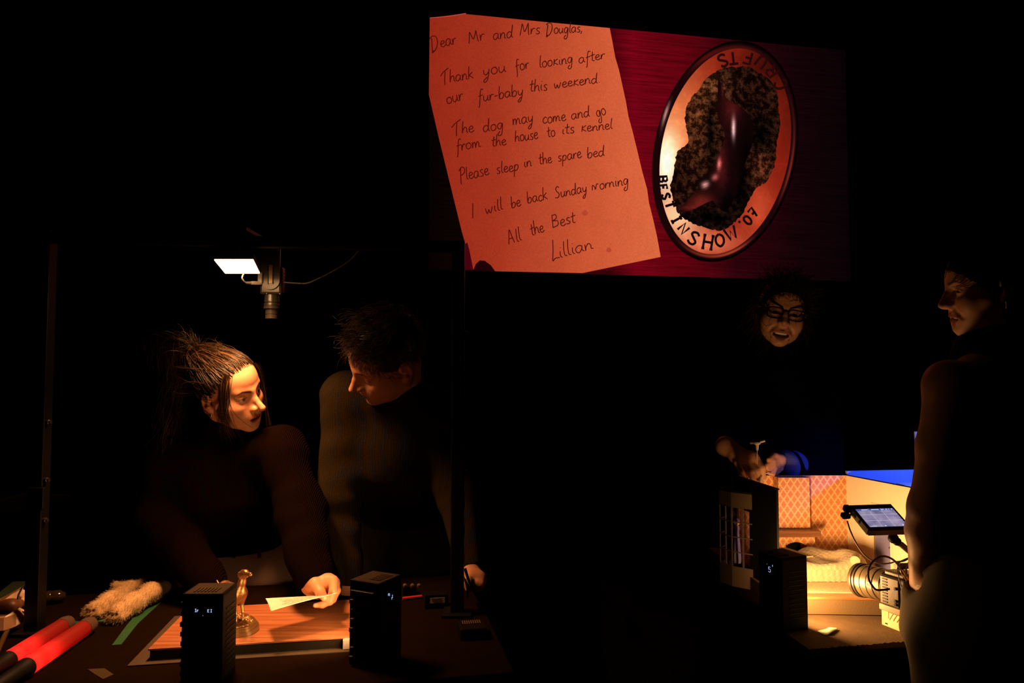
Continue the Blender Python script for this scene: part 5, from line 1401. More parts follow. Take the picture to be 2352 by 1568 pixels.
# the blue stage lamp beyond the woman on the right
bl = bpy.data.lights.new('blue_stage_lamp', 'SPOT'); bl.energy = 12; bl.color = (.06, .14, 1.0); bl.spot_size = R(74); bl.spot_blend = .8; bl.shadow_soft_size = .03
blo = bpy.data.objects.new('blue_stage_lamp', bl); COL.objects.link(blo); blo.location = (1.27, 1.84, 1.23)
blo.rotation_euler = (Vector((1.06, 2.12, 1.0)) - blo.location).to_track_quat('-Z', 'Y').to_euler()

# ================================================================== PEOPLE
SKIN = mat_attr('skin', rough=.48, sss=.08, bump=.12, bscale=900, spec=.4)
MATS['eye'] = mat_attr('eye', rough=.12, spec=.6)
M_HAIR = mat_attr('dark_brown_hair', rough=.34, spec=.35)
M_HAIR2 = mat_attr('brown_hair', rough=.40, spec=.4)
M_HAIR3 = mat_attr('near_black_hair', rough=.45, spec=.3)
TONE = {'dark_brown_hair': ((.0035, .0016, .0007), (.12, .060, .020), .24), 'brown_hair': ((.035, .014, .006), (.14, .06, .022), .3), 'near_black_hair': ((.010, .005, .003), (.03, .014, .008), .2)}
M_TEETH = mat('teeth', (.70, .62, .48), rough=.25)
M_SKIRT_TOP = mat('black_top', (.010, .009, .010), rough=.9, spec=.1)

def headf(c, M, s, ops):
    g = sdf(ops); c = np.asarray(c, np.float32); M = np.asarray(M, np.float32)
    return lambda p: g((p - c) @ M / s) * s

def person(name, label, root, hc, hM, hs, hops, bops, boxes, lo, hi, res, base=(.62, .36, .24), lip=(.36, .09, .06), brow=.9, cheek=None, kw=None, nails=(), hbox=True, scalp=None):
    """one continuous skin: a fine grid round the head and the hands, a coarser one elsewhere"""
    t = thing(name, label, 'person', root)
    hf = headf(hc, hM, hs, hops); bf = sdf(bops)
    f = lambda p: smin(hf(p), bf(p), .018)
    parts = []
    hb = (np.asarray(hc) - .155 * hs, np.asarray(hc) + .155 * hs)
    fine = [(hb[0], hb[1], .0019 * hs if hbox else .004)] + boxes
    for b0, b1, r in fine:
        parts.append(mesh_sdf(f, b0, b1, r))
    def outside(v):
        k = np.ones(len(v), bool)
        for b0, b1, _ in fine: k &= ~np.all((v > np.asarray(b0) + res * 1.5) & (v < np.asarray(b1) - res * 1.5), axis=1)
        return k
    parts.append(mesh_sdf(f, lo, hi, res, keep=outside))
    v, q = join_vq(parts)
    me = from_arrays(name + '_body', v, q)
    q_l = (v - np.asarray(hc)) @ np.asarray(hM) / hs
    near = np.linalg.norm(q_l, axis=1) < .17
    cols = np.tile(np.array(base, np.float32), (len(v), 1))
    cols[near] = skin_cols(q_l[near].astype(np.float32), base, lip, brow, cheek, **(kw or {}))
    if scalp is not None:
        e = (q_l - np.array(scalp[0])) @ (np.array(scalp[1]) / np.linalg.norm(scalp[1]))
        e = e + .004 * np.sin(q_l[:, 0] * 900) * np.sin(q_l[:, 2] * 700 + q_l[:, 1] * 500)
        w = (np.clip(-e / .014, 0, 1) * near * (q_l[:, 2] > -.03) * (np.abs(q_l[:, 0]) < .0715))[:, None]
        cols = cols * (1 - w) + np.array(scalp[2]) * w
    for p, r in nails:
        w = np.clip(1.4 - np.linalg.norm(v - p, axis=1) / r, 0, 1)[:, None]; cols = cols * (1 - w * .6) + np.array((.72, .52, .42)) * w * .6
    set_col(me, cols)
    link_mesh('body', me, SKIN, t, True)
    return t

def cloth(root, name, ops, lo, hi, res, m, wr=None, cut=None):
    g = sdf(ops)
    def f(p):
        d = g(p)
        if wr is not None: d = d + wr(p)
        if cut is not None: d = np.maximum(d, cut(p))
        return d
    v, q = mesh_sdf(f, lo, hi, res)
    return link_mesh(name, from_arrays(name, v, q), m, root, True)

def U_(a, b, r1, r2, k=.03): return ('u', rc(a, b, r1, r2), k)
def hand_ops(w, fd, bn, ths, s=1.0, curl=.5):
    """a hand from the wrist: palm, four unequal fingers and a thumb leaving the side of the palm"""
    fd = np.asarray(fd, float); fd /= np.linalg.norm(fd); bn = np.asarray(bn, float); bn = bn - fd * (bn @ fd); bn /= np.linalg.norm(bn)
    sd = np.cross(fd, bn) * ths; w = np.asarray(w, float); o = []
    o.append(U_(w, w + fd * .05 * s, .020 * s, .020 * s, .01))
    for k, (off, L) in enumerate(((.028, .068), (.009, .076), (-.010, .070), (-.028, .055))):
        a = w + fd * (.082 - .004 * abs(k - 1)) * s + sd * off * s
        o.append(U_(w + fd * .02 * s + sd * off * .5 * s, a, .013 * s, .0105 * s, .014))
        d = fd.copy(); p = a
        for j, fr in enumerate((.45, .32, .23)):
            ang = curl * (.55 + .35 * j); d = d * math.cos(ang) - bn * math.sin(ang); d /= np.linalg.norm(d)
            q = p + d * L * fr * s; o.append(U_(p, q, (.0092 - .0010 * j) * s, (.0084 - .0010 * j) * s, .003)); p = q
    p = w + fd * .018 * s + sd * .022 * s; q = p + (fd * .55 + sd * .75 - bn * .25) * .045 * s; r = q + (fd * .85 + sd * .25 - bn * .3) * .032 * s; e = r + (fd * .95 - bn * .3) * .026 * s
    o += [U_(p, q, .015 * s, .0120 * s, .012), U_(q, r, .0115 * s, .0102 * s, .004), U_(r, e, .0100 * s, .0078 * s, .003)]
    return o

def scalp_starts(n, p0, nr, rg, zmin=-.05, cran=((0, -.016, .034), (.074, .092, .078))):
    """random points on the scalp behind the hairline plane"""
    out = []
    c, r = np.array(cran[0]), np.array(cran[1]); p0 = np.array(p0); nr = np.array(nr)
    while len(out) < n:
        d = rg.normal(size=(4 * n, 3)); d /= np.linalg.norm(d, axis=1, keepdims=True)
        p = c + d * r
        ok = ((p - p0) @ nr < 0) & (p[:, 2] > zmin)
        out += list(p[ok])
    return np.array(out[:n])

def hair(root, strands_local, hc, hM, hs, r, m, extra=None, cap=None, lab=None):
    parts = []; cols = []; dk, lt, fr_ = TONE[m.name]; rg_ = np.random.default_rng(77)
    for w, rr in [(strands_local @ np.asarray(hM, float).T * hs + np.asarray(hc), r)] + list(extra or []):
        parts.append(hair_mesh(w, rr))
        k = np.clip(rg_.random(len(w)) ** (1 / fr_) + rg_.random(len(w)) * .08, 0, 1)[:, None]
        cols.append(np.repeat(np.array(dk) * (1 - k) + np.array(lt) * k, w.shape[1] * 3, axis=0))
    if cap is not None:
        v, q = cap; parts.append((v @ np.asarray(hM, float).T * hs + np.asarray(hc), q)); cols.append(np.tile(np.array(dk), (len(v), 1)))
    v, q = join_vq(parts); me = from_arrays('hair', v, q); set_col(me, np.concatenate(cols))
    return link_mesh('hair', me, m, root, True)

def hair_cap(p0, nr, grow=.0025, zmin=-.06, ops=None):
    p0 = np.array(p0, np.float32); nr = np.array(nr, np.float32); nr /= np.linalg.norm(nr)
    g = el((0, -.016, .034), (.0735 + grow, .0915 + grow, .0775 + grow)); g2 = el((0, .026, .030), (.061 + grow, .057 + grow, .056 + grow))
    def f(p):
        e = (p - p0) @ nr
        return np.maximum(np.maximum(smin(g(p), g2(p), .03) + grow * 1.3 * np.clip(1 + e / .035, 0, 1), e), zmin - p[:, 2])
    return mesh_sdf(f, (-.1, -.13, -.1), (.1, .11, .14), .0035)

def W(hc, hM, hs, p): return np.asarray(hc) + np.asarray(hM, float) @ (np.asarray(p, float) * hs)

def limb_folds(a, b, amp, freq, seed=0):
    """soft diagonal folds along a sleeve or leg"""
    a = np.asarray(a, np.float32); b = np.asarray(b, np.float32); d = b - a; L = float(np.linalg.norm(d)); d = d / L
    s1 = np.cross(d, (0, 1, 0)); s1 = (s1 / np.linalg.norm(s1)).astype(np.float32); s2 = np.cross(d, s1).astype(np.float32)
    def f(p):
        q = p - a; h = q @ d; th = np.arctan2(q @ s2, q @ s1)
        w = np.exp(-(np.maximum(np.abs(h - L / 2) - L / 2, 0) / .03) ** 2) * np.exp(-(np.maximum(np.linalg.norm(q - h[:, None] * d, axis=1) - .10, 0) / .02) ** 2)
        return amp * w * np.sin(h * freq + 1.6 * np.sin(th + seed) + seed) * (.6 + .4 * np.sin(h * freq * .37 + 2 * th + seed))
    return f

def sum_f(*fs): return lambda p: sum(g(p) for g in fs)

# ------------------------------------------------------------------ the woman with the letter
hc, hM, hs = P(524, 893, 1.88), rot_head(68, -12, -22), .92
hops = head_ops(nose=2.1, part=.0050, lid=1.05)
N = P(505, 1012, 1.985)
SL, SRi = P(400, 1052, 1.99), P(648, 1034, 1.93)
EL, ER = P(372, 1195, 1.95), P(690, 1172, 1.86)
WL, WR = P(476, 1337, 1.83), P(716, 1322, 1.70)
HIP = P(548, 1300, 2.14)
CH = P(520, 1110, 2.03)
def arm_b(s, e, w, r=(.042, .036, .026)): return [U_(s, e, r[0], r[1], .03), U_(e, w, r[1], r[2], .02)]
hip_l, hip_r = HIP + (-.085, 0, -.03), HIP + (.085, 0, -.03)
foot = lambda h, dy=0: np.array([h[0] * 1.0, h[1] + dy, .055])
b_ops = [U_(W(hc, hM, hs, (0, -.028, -.055)), N, .046, .050, .03), U_(N, CH, .06, .115, .06), U_(CH, HIP + UP * .10, .115, .105, .05), U_(HIP + (-.05, 0, 0), HIP + (.05, 0, 0), .10, .10, .05), U_(SL, SRi, .05, .05, .06)]
b_ops += arm_b(SL, EL, WL) + arm_b(SRi, ER, WR)
for h in (hip_l, hip_r): b_ops += [U_(h, np.array([h[0], h[1] + .01, .46]), .075, .048, .03), U_(np.array([h[0], h[1] + .01, .46]), np.array([h[0], h[1] + .04, .08]), .047, .034, .02), U_(np.array([h[0], h[1] + .04, .045]), np.array([h[0], h[1] - .11, .035]), .034, .028, .02)]
# right hand rests on the table behind the box light
b_ops += hand_ops(WL + (.012, -.012, -.006), (.30, -.86, -.30), (0, .2, 1), -1, .92, .35)
# left hand pinches the letter: thumb on top, index and middle fingers underneath
Hd = [
 U_(WR, P(722, 1338, 1.695), .024, .022, .015), U_(P(718, 1340, 1.70), P(755, 1334, 1.685), .0225, .0175, .012), U_(P(722, 1350, 1.695), P(757, 1344, 1.685), .016, .015, .012),
 U_(P(711, 1346, 1.690), P(724, 1341, 1.668), .0170, .0140, .012), U_(P(724, 1341, 1.666), P(736, 1360, 1.650), .0122, .0112, .006), U_(P(736, 1360, 1.650), P(745, 1372, 1.643), .0112, .0084, .003),
 U_(P(745, 1334, 1.682), P(765, 1333, 1.672), .0130, .0112, .010), U_(P(765, 1333, 1.672), P(765, 1358, 1.656), .0108, .0096, .004), U_(P(765, 1358, 1.656), P(758, 1380, 1.652), .0096, .0090, .003), U_(P(758, 1380, 1.652), P(741, 1388, 1.650), .0088, .0078, .003), U_(P(741, 1388, 1.650), P(724, 1390, 1.648), .0076, .0052, .003),
 U_(P(750, 1338, 1.70), P(769, 1338, 1.692), .0125, .0108, .010), U_(P(769, 1338, 1.692), P(773, 1356, 1.680), .0104, .0094, .004), U_(P(773, 1356, 1.680), P(764, 1376, 1.672), .0094, .0086, .003), U_(P(764, 1376, 1.672), P(746, 1381, 1.664), .0086, .0060, .003),
 U_(P(740, 1346, 1.712), P(762, 1348, 1.706), .0120, .0100, .010), U_(P(762, 1348, 1.706), P(758, 1364, 1.695), .0096, .0086, .004), U_(P(758, 1364, 1.695), P(738, 1366, 1.690), .0084, .0070, .003),
 U_(P(728, 1352, 1.715), P(746, 1358, 1.712), .0110, .0088, .010), U_(P(746, 1358, 1.712), P(730, 1368, 1.700), .0084, .0076, .004), U_(P(730, 1368, 1.700), P(710, 1366, 1.694), .0076, .0062, .003),
]
b_ops += Hd
for a, b in (((736, 1340, 1.664), (750, 1352, 1.655)), ((741, 1336, 1.664), (756, 1352, 1.655))): pass
hbx0, hbx1 = P(700, 1395, 1.67) + (-.02, -.06, -.01), P(780, 1315, 1.67) + (.02, .07, .01)
WOM = person('person', 'woman in a dark brown ribbed jumper holding the letter and looking right', (HIP[0], HIP[1], 0), hc, hM, hs, hops, b_ops,
             [(hbx0, hbx1, .0016), (WL + (-.06, -.16, -.09), WL + (.13, .02, .05), .003)], (-1.15, 1.60, .0), (-.40, 2.30, 1.5), .008, base=(.66, .30, .165), lip=(.26, .035, .025), cheek=(.60, .22, .13), kw=dict(part=.0050), scalp=((0, .070, .088), (0, .77, -.64), (.010, .005, .0025)), nails=[(P(723, 1389, 1.641), .006), (P(745, 1374, 1.633), .006)])
add_eyes_w = W
def eyes(root, hc, hM, hs, look):
    global_s = hs
    look = np.asarray(look, float); look /= np.linalg.norm(look)
    for s in (1, -1):
        lat, lon = 26, 40
        ref = np.cross(look, (0, 0, 1)); ref /= np.linalg.norm(ref); ref2 = np.cross(ref, look)
        v = np.array([look * math.cos(math.pi * i / lat) + (ref * math.cos(2 * math.pi * j / lon) + ref2 * math.sin(2 * math.pi * j / lon)) * math.sin(math.pi * i / lat) for i in range(lat + 1) for j in range(lon)])
        q = [(i * lon + j, (i + 1) * lon + j, (i + 1) * lon + (j + 1) % lon, i * lon + (j + 1) % lon) for i in range(lat) for j in range(lon)]
        ang = np.degrees(np.arccos(np.clip(v @ look, -1, 1)))
        col = np.tile(np.array((.70, .62, .55)), (len(v), 1)); col[ang < 36] = (.03, .013, .006); col[ang < 16] = (.003, .003, .003)
        me = from_arrays('eye', (np.array((s * .0315, .0655, -.003)) + v * .0134) @ np.asarray(hM, float).T * hs + np.asarray(hc), q); set_col(me, col)
        link_mesh('eye', me, MATS['eye'], root, True)
eyes(WOM, hc, hM, hs, (-.42, .90, .06))
# jumper
M_JUMPER = mat_knit('brown_rib_knit', (.0038, .0013, .0006), ribs=520, strength=.7)
j_ops = [U_(N + UP * .005, CH, .072, .142, .07), U_(CH, HIP + (-.005, -.01, .105), .146, .150, .05), U_(SL, SRi, .062, .058, .07), U_(SL, EL, .064, .062, .04), U_(EL, WL, .063, .048, .03), U_(WL, WL + (WL - EL) * .06, .040, .040, .01), U_(SRi, ER, .060, .060, .04), U_(ER, WR + (ER - WR) * .16, .062, .052, .03), U_(WR + (ER - WR) * .16, WR + (ER - WR) * .03, .041, .039, .012), U_(N + UP * .0, W(hc, hM, hs, (0, -.030, -.105)), .062, .058, .02)]
cloth(WOM, 'jumper', j_ops, (-1.15, 1.60, .80), (-.40, 2.30, 1.40), .006, M_JUMPER, sum_f(limb_folds(SRi, ER, .004, 60, 1), limb_folds(ER, WR, .005, 62, 3), limb_folds(EL, WL, .005, 60, 2), limb_folds(SL, EL, .004, 50, 3)), cut=lambda p: (.862 - p[:, 2]) * ((np.abs(p[:, 0] - HIP[0]) < .20) & (p[:, 1] > HIP[1] - .20)) - 10 * ~((np.abs(p[:, 0] - HIP[0]) < .20) & (p[:, 1] > HIP[1] - .20)))
M_PALE = mat('pale_pink_trousers', (.26, .16, .14), rough=.95, bump=.2, bscale=500)
def trousers(root, HIP, hl, hr, m, r0=.115, res=.008, topz=None, knee=.07, name='trousers'):
    ops = [U_(HIP + (-.045, 0, .02), HIP + (.045, 0, .02), r0, r0, .04), U_(HIP + (-.05, 0, -.03), HIP + (.05, 0, -.03), r0 * .93, r0 * .93, .04)]
    for h in (hl, hr):
        ops += [U_(h, np.array([h[0], h[1] + .01, .46]), r0 * .80, knee, .04), U_(np.array([h[0], h[1] + .01, .46]), np.array([h[0], h[1] + .04, .075]), knee, .062, .02)]
    return cloth(root, name, ops, HIP + (-.26, -.22, -HIP[2] + .02), HIP + (.26, .26, .2), res, m, None, cut=lambda p: p[:, 2] - (topz or HIP[2] + .10))
trousers(WOM, HIP, hip_l, hip_r, M_PALE, topz=HIP[2] + .11)
b = MB()
for sx in (-.052, .03, .10): b.box(HIP + (sx, -.116, .075), (.010, .006, .045), bev=.002)
b.build('belt_loop', mat('dark_belt', (.015, .012, .012), rough=.8), WOM)
for h in (hip_l, hip_r):
    cloth(WOM, 'shoe', [U_(np.array([h[0], h[1] + .05, .045]), np.array([h[0], h[1] - .13, .040]), .045, .038, .02)], (h[0] - .08, h[1] - .2, 0), (h[0] + .08, h[1] + .12, .12), .006, M_CASE, cut=lambda p: .001 - p[:, 2])
# hair: swept back into a loose tie, with a messy tail and strands round the face
rg = np.random.default_rng(5)
hp0, hn = (0, .070, .088), (0, .77, -.64)
hsdf = sdf(hops)
tie = np.array((.012, -.088, .092))
s0 = scalp_starts(2600, hp0, hn, rg)
s0 = s0[(np.abs(s0[:, 0]) < .075) & (np.linalg.norm(s0 - tie, axis=1) > .035)]
n = len(s0); ctrl = (s0 + tie) / 2; up = ctrl - np.array((0, -.016, .03)); up /= np.linalg.norm(up, axis=1, keepdims=True)
st = bez(s0, s0 + (tie - s0) * .3 + up * .02 + rg.normal(0, .006, (n, 3)), s0 + (tie - s0) * .7 + up * .035 + rg.normal(0, .007, (n, 3)), tie + rg.normal(0, .009, (n, 3)), 14)
st = push_out(hsdf, st, (.0025 + .0055 * rg.random((n, 1)) ** 2) * np.ones((1, 14)))
m1 = 420
d1 = rg.normal(0, 1, (m1, 3)) * (.020, .024, .020)
bun = bez(np.tile(tie, (m1, 1)) + rg.normal(0, .006, (m1, 3)), tie + np.array((0, -.030, .050)) + d1, tie + np.array((.008, -.075, .030)) + d1 * 1.4, tie + np.array((.010, -.060, -.040)) + d1 * 1.3, 14)
m2 = 460
T0 = W(hc, hM, hs, tie)
e2 = np.array([P(x, y, 1.95) for x, y in zip(rg.normal(408, 20, m2), rg.normal(990, 32, m2))]) + rg.normal(0, 1, (m2, 3)) * (0, .025, 0)
k0 = np.tile(T0, (m2, 1)) + rg.normal(0, .012, (m2, 3))
c1 = np.array([P(x, y, 1.95) for x, y in zip(rg.normal(425, 16, m2), rg.normal(800, 12, m2))]) + rg.normal(0, .012, (m2, 3))
c2 = np.array([P(x, y, 1.96) for x, y in zip(rg.normal(385, 18, m2), rg.normal(900, 25, m2))]) + rg.normal(0, .014, (m2, 3))
tail = bez(k0, c1, c2, e2, 18)
ph = rg.random((m2, 1, 1)) * 6.28; tt = np.linspace(0, 1, 18)[None, :, None]
tail = tail + .006 * np.sin(tt * 14 + ph) * tt * np.array((1, .4, .5))
m3 = 60
u3 = rg.random((m3, 1))
f0 = np.array((.052, .054, .072)) + rg.normal(0, 1, (m3, 3)) * (.006, .004, .006) + u3 * (.006, -.016, -.006)
fr = bez(f0, f0 + (.014, .004, -.03), np.array((.076, .050, -.040)) + rg.normal(0, .006, (m3, 3)) + u3 * (.002, -.042, 0), np.array((.046, .068, -.104)) + rg.normal(0, .014, (m3, 3)) + u3 * (.016, -.045, -.012), 14)
fr = fr + .0035 * np.linspace(0, 1, 14)[None, :, None] * np.sin(np.linspace(0, 9, 14)[None, :, None] + rg.random((m3, 1, 1)) * 6.28) * np.array((.3, 1, 0))
m4 = 40
g0 = np.array((-.050, .056, .068)) + rg.normal(0, .004, (m4, 3))
far = bez(g0, g0 + (-.020, .010, -.03), np.array((-.082, .055, -.06)) + rg.normal(0, .004, (m4, 3)), np.array((-.064, .080, -.135)) + rg.normal(0, .006, (m4, 3)), 14)
m5 = 110
fs = scalp_starts(m5, hp0, hn, rg); fd_ = fs - np.array((0, -.016, .034)); fd_ /= np.linalg.norm(fd_, axis=1, keepdims=True)
fly = bez(fs, fs + fd_ * .012 + (0, -.015, .005), fs + fd_ * .018 + np.array((0, -.045, .0)) + rg.normal(0, .010, (m5, 3)), fs + fd_ * .010 + np.array((0, -.075, -.01)) + rg.normal(0, .016, (m5, 3)), 14)
m6 = 420
b0 = scalp_starts(6000, np.array((0, .070, .088)) + np.array((0, .006, 0)), hn, rg, zmin=.0)
eb = (b0 - np.array(hp0)) @ (np.array(hn) / np.linalg.norm(hn)); b0 = b0[(eb > -.014)][:m6]; k6 = len(b0)
bd = tie - b0; bd /= np.linalg.norm(bd, axis=1, keepdims=True); bu = b0 - np.array((0, -.016, .03)); bu /= np.linalg.norm(bu, axis=1, keepdims=True)
L6 = rg.uniform(.03, .06, (k6, 1))
baby = bez(b0, b0 + bd * L6 * .3 + bu * .003, b0 + bd * L6 * .7 + bu * .006 + rg.normal(0, .004, (k6, 3)), b0 + bd * L6 + bu * .004 + rg.normal(0, .006, (k6, 3)), 14)
loc = np.concatenate([st, bun, push_out(hsdf, baby, np.linspace(.0001, .004, 14)[None, :] * np.ones((k6, 1))), push_out(hsdf, fr, .0015), push_out(hsdf, far, .0015), fly])
hair(WOM, loc, hc, hM, hs, .00062, M_HAIR, extra=[(tail, .0006)], cap=hair_cap((0, .045, .088), hn))
b = MB(); b.sphere(W(hc, hM, hs, (.0735, .000, -.050)), .0036, 14); b.build('earring', mat('silver', (.7, .6, .5), rough=.2, metal=1), WOM, True)
b = MB(); b.sphere(W(hc, hM, hs, (0, .1075, -.0475)), .0028, 12); b.build('nose_ring', mat('gold', (.8, .6, .3), rough=.2, metal=1), WOM, True)

# ------------------------------------------------------------------ the man leaning over the table
hc, hM, hs = P(886, 818, 1.90), rot_head(-44, -39, 31), 1.06
hops = head_ops(male=True, nose=1.4, lid=.35)
N = P(915, 930, 2.03); SL, SRi = P(797, 912, 2.00), P(1003, 950, 2.10)
EL, ER = P(776, 1128, 1.98), P(1050, 1135, 2.02)
WL, WR = P(808, 1328, 1.95), P(1078, 1300, 1.87)
CH = P(895, 1030, 2.10); HIP = P(930, 1235, 2.26)
hip_l, hip_r = HIP + (-.09, 0, -.03), HIP + (.09, 0, -.03)
b_ops = [U_(W(hc, hM, hs, (0, -.030, -.055)), N, .054, .058, .03), U_(N, CH, .07, .125, .06), U_(CH, HIP + UP * .08, .125, .11, .05), U_(HIP + (-.05, 0, 0), HIP + (.05, 0, 0), .105, .105, .05), U_(SL, SRi, .055, .055, .06)]
b_ops += arm_b(SL, EL, WL, (.046, .036, .026)) + arm_b(SRi, ER, WR, (.046, .036, .026))
for h in (hip_l, hip_r): b_ops += [U_(h, np.array([h[0], h[1] + .01, .48]), .08, .05, .03), U_(np.array([h[0], h[1] + .01, .48]), np.array([h[0], h[1] + .04, .08]), .05, .036, .02), U_(np.array([h[0], h[1] + .04, .05]), np.array([h[0], h[1] - .13, .04]), .038, .03, .02)]
b_ops += hand_ops(WL + (0, 0, -.01), (.1, -.45, -.85), (0, -.8, .4), -1, 1.0, .25)
# left hand: a loose fist resting on the table edge
Pm = lambda x, y, z=1.81: P(x, y, z)
b_ops += [U_(WR, Pm(1084, 1328, 1.835), .024, .027, .015), U_(Pm(1082, 1330, 1.83), Pm(1100, 1330, 1.83), .022, .020, .012)]
for i, (x0, y0) in enumerate(((1078, 1334), (1087, 1332), (1096, 1333), (1104, 1336))):
    b_ops += [U_(Pm(x0 + 1, y0 - 4, 1.822), Pm(x0 - 1, y0 + 8, 1.806), .0108, .0098, .004), U_(Pm(x0 - 1, y0 + 8, 1.806), Pm(x0 - 2, y0 + 20 - 2 * abs(i - 1), 1.812), .0096, .0084, .003)]
b_ops += [U_(Pm(1080, 1326, 1.82), Pm(1073, 1338, 1.805), .013, .0108, .006), U_(Pm(1073, 1338, 1.805), Pm(1076, 1352, 1.798), .0106, .0082, .003)]
MAN = person('person', 'man in an olive ribbed jumper leaning over the left table and looking down', (HIP[0], HIP[1], 0), hc, hM, hs, hops, b_ops,
             [(P(1064, 1366, 1.82) + (0, -.05, -.01), P(1116, 1304, 1.82) + (0, .05, .01), .0022)], (-.62, 1.72, 0), (.12, 2.48, 1.6), .008, base=(.58, .27, .15), lip=(.38, .11, .08), kw={})
eyes(MAN, hc, hM, hs, (0, .85, -.5))
M_OLIVE = mat_knit('olive_rib_knit', (.030, .021, .009), ribs=620, strength=.9)
j_ops = [U_(N, CH, .090, .148, .07), U_(CH, HIP + UP * .10, .150, .140, .06), U_(SL, SRi, .066, .066, .07), U_(SL, EL, .064, .057, .04), U_(EL, WL, .057, .032, .03), U_(SRi, ER, .064, .056, .04), U_(ER, WR, .056, .034, .03), U_(N, N + (W(hc, hM, hs, (0, -.030, -.055)) - N) * .50, .074, .064, .02)]
cloth(MAN, 'jumper', j_ops, (-.62, 1.72, .80), (.12, 2.48, 1.50), .006, M_OLIVE, sum_f(limb_folds(SL, EL, .0020, 70, 1), limb_folds(EL, WL, .0024, 75, 4), limb_folds(SRi, ER, .002, 80, 2)), cut=lambda p: np.where((np.abs(p[:, 0] - HIP[0]) < .19) & (p[:, 1] > HIP[1] - .20), HIP[2] + .05 - p[:, 2], -10))
trousers(MAN, HIP, hip_l, hip_r, mat('dark_jeans', (.045, .035, .030), rough=.9, bump=.3, bscale=600), r0=.125, topz=HIP[2] + .10, name='jeans')
for h in (hip_l, hip_r):
    cloth(MAN, 'shoe', [U_(np.array([h[0], h[1] + .05, .05]), np.array([h[0], h[1] - .15, .045]), .05, .042, .02)], (h[0] - .08, h[1] - .22, 0), (h[0] + .08, h[1] + .12, .13), .006, M_CASE, cut=lambda p: .001 - p[:, 2])
rg = np.random.default_rng(9); hp0, hn = (0, .076, .060), (0, .80, -.60)
hsdf = sdf(hops)
s0 = scalp_starts(2300, hp0, hn, rg, zmin=-.045); n = len(s0)
nr = s0 - np.array((0, -.016, .030)); nr /= np.linalg.norm(nr, axis=1, keepdims=True)
topw = np.clip((s0[:, 2] - .03) / .06, 0, 1)[:, None]
keep = ~((np.abs(s0[:, 0]) > .055) & (s0[:, 2] < .022) & (s0[:, 1] > -.055)); s0, nr, topw = s0[keep], nr[keep], topw[keep]; n = len(s0)
L = (.016 + .030 * topw) * rg.uniform(.7, 1.3, (n, 1))
clump = np.sin(s0[:, :1] * 190) * (.5, 0, 0) + np.sin(s0[:, 1:2] * 160 + 2) * (0, 0, .35)
fdir = np.array((.10, .85, .15)) * topw + np.array((0, -.25, -.9)) * (1 - topw) + clump + rg.normal(0, .22, (n, 3))
st = bez(s0, s0 + nr * L * .45, s0 + nr * L * .50 + fdir * L * .65, s0 - nr * L * .05 + fdir * L * 1.05 + rg.normal(0, .004, (n, 3)), 9)
st = push_out(hsdf, st, np.linspace(.0005, .006, 9)[None, :] * np.ones((n, 1)))
hair(MAN, st, hc, hM, hs, .00065, M_HAIR2, cap=hair_cap(hp0, hn, .002, -.05))

# ------------------------------------------------------------------ the person in glasses behind the room set
hc, hM, hs = P(1796, 716, 2.36), rot_head(-12, -6, 11), .97
hops = head_ops(smile=1.0, nose=1.0, lid=.8, part=.005)
N = P(1800, 862, 2.42); SL, SRi = P(1702, 898, 2.44), P(1903, 895, 2.44)
EL, ER = P(1640, 1080, 2.38), P(1893, 1080, 2.36); WL, WR = P(1666, 1024, 2.13), P(1803, 1063, 2.14)
CH = P(1803, 985, 2.45); HIP = np.array([CH[0], 2.47, .93])
hip_l, hip_r = HIP + (-.085, 0, -.03), HIP + (.085, 0, -.03)
b_ops = [U_(W(hc, hM, hs, (0, -.028, -.055)), N, .048, .052, .03), U_(N, CH, .065, .12, .06), U_(CH, HIP + UP * .08, .12, .105, .05), U_(HIP + (-.05, 0, 0), HIP + (.05, 0, 0), .10, .10, .05), U_(SL, SRi, .05, .05, .06)]
b_ops += arm_b(SL, EL, WL) + arm_b(SRi, ER, WR)
for h in (hip_l, hip_r): b_ops += [U_(h, np.array([h[0], h[1] + .01, .46]), .075, .048, .03), U_(np.array([h[0], h[1] + .01, .46]), np.array([h[0], h[1] + .04, .08]), .047, .034, .02), U_(np.array([h[0], h[1] + .04, .045]), np.array([h[0], h[1] - .12, .035]), .034, .028, .02)]
b_ops += [U_(WL, P(1700, 1046, 2.085), .025, .024, .015), U_(P(1692, 1050, 2.09), P(1726, 1050, 2.065), .020, .019, .012)]
for kx, ky, mx, my, tx, ty, r in ((1736, 1055, 1751, 1074, 1753, 1095, .0098), (1723, 1060, 1738, 1081, 1745, 1103, .0100), (1709, 1063, 1722, 1084, 1731, 1104, .0095), (1694, 1063, 1703, 1083, 1713, 1099, .0084)):
    b_ops += [U_(P(1700, 1046, 2.085), P(kx, ky, 2.062), .013, r * 1.12, .012), U_(P(kx, ky, 2.062), P(mx, my, 2.040), r * 1.06, r, .004), U_(P(mx, my, 2.040), P(tx, ty, 2.045), r, r * .78, .003)]
b_ops += [U_(P(1705, 1050, 2.095), P(1740, 1075, 2.085), .014, .011, .01), U_(P(1740, 1075, 2.085), P(1752, 1094, 2.07), .010, .008, .003)]
b_ops += [U_(WR, P(1788, 1060, 2.115), .022, .019, .012)]
for (x0, y0, x1, y1, x2, y2, r) in ((1790, 1053, 1774, 1058, 1760, 1071, .0098), (1790, 1060, 1775, 1067, 1763, 1078, .0096), (1791, 1068, 1778, 1077, 1768, 1085, .0092), (1793, 1075, 1783, 1084, 1776, 1089, .0080)):
    b_ops += [U_(P(x0, y0, 2.11), P(x1, y1, 2.085), r * 1.05, r, .004), U_(P(x1, y1, 2.085), P(x2, y2, 2.075), r, r * .78, .003)]
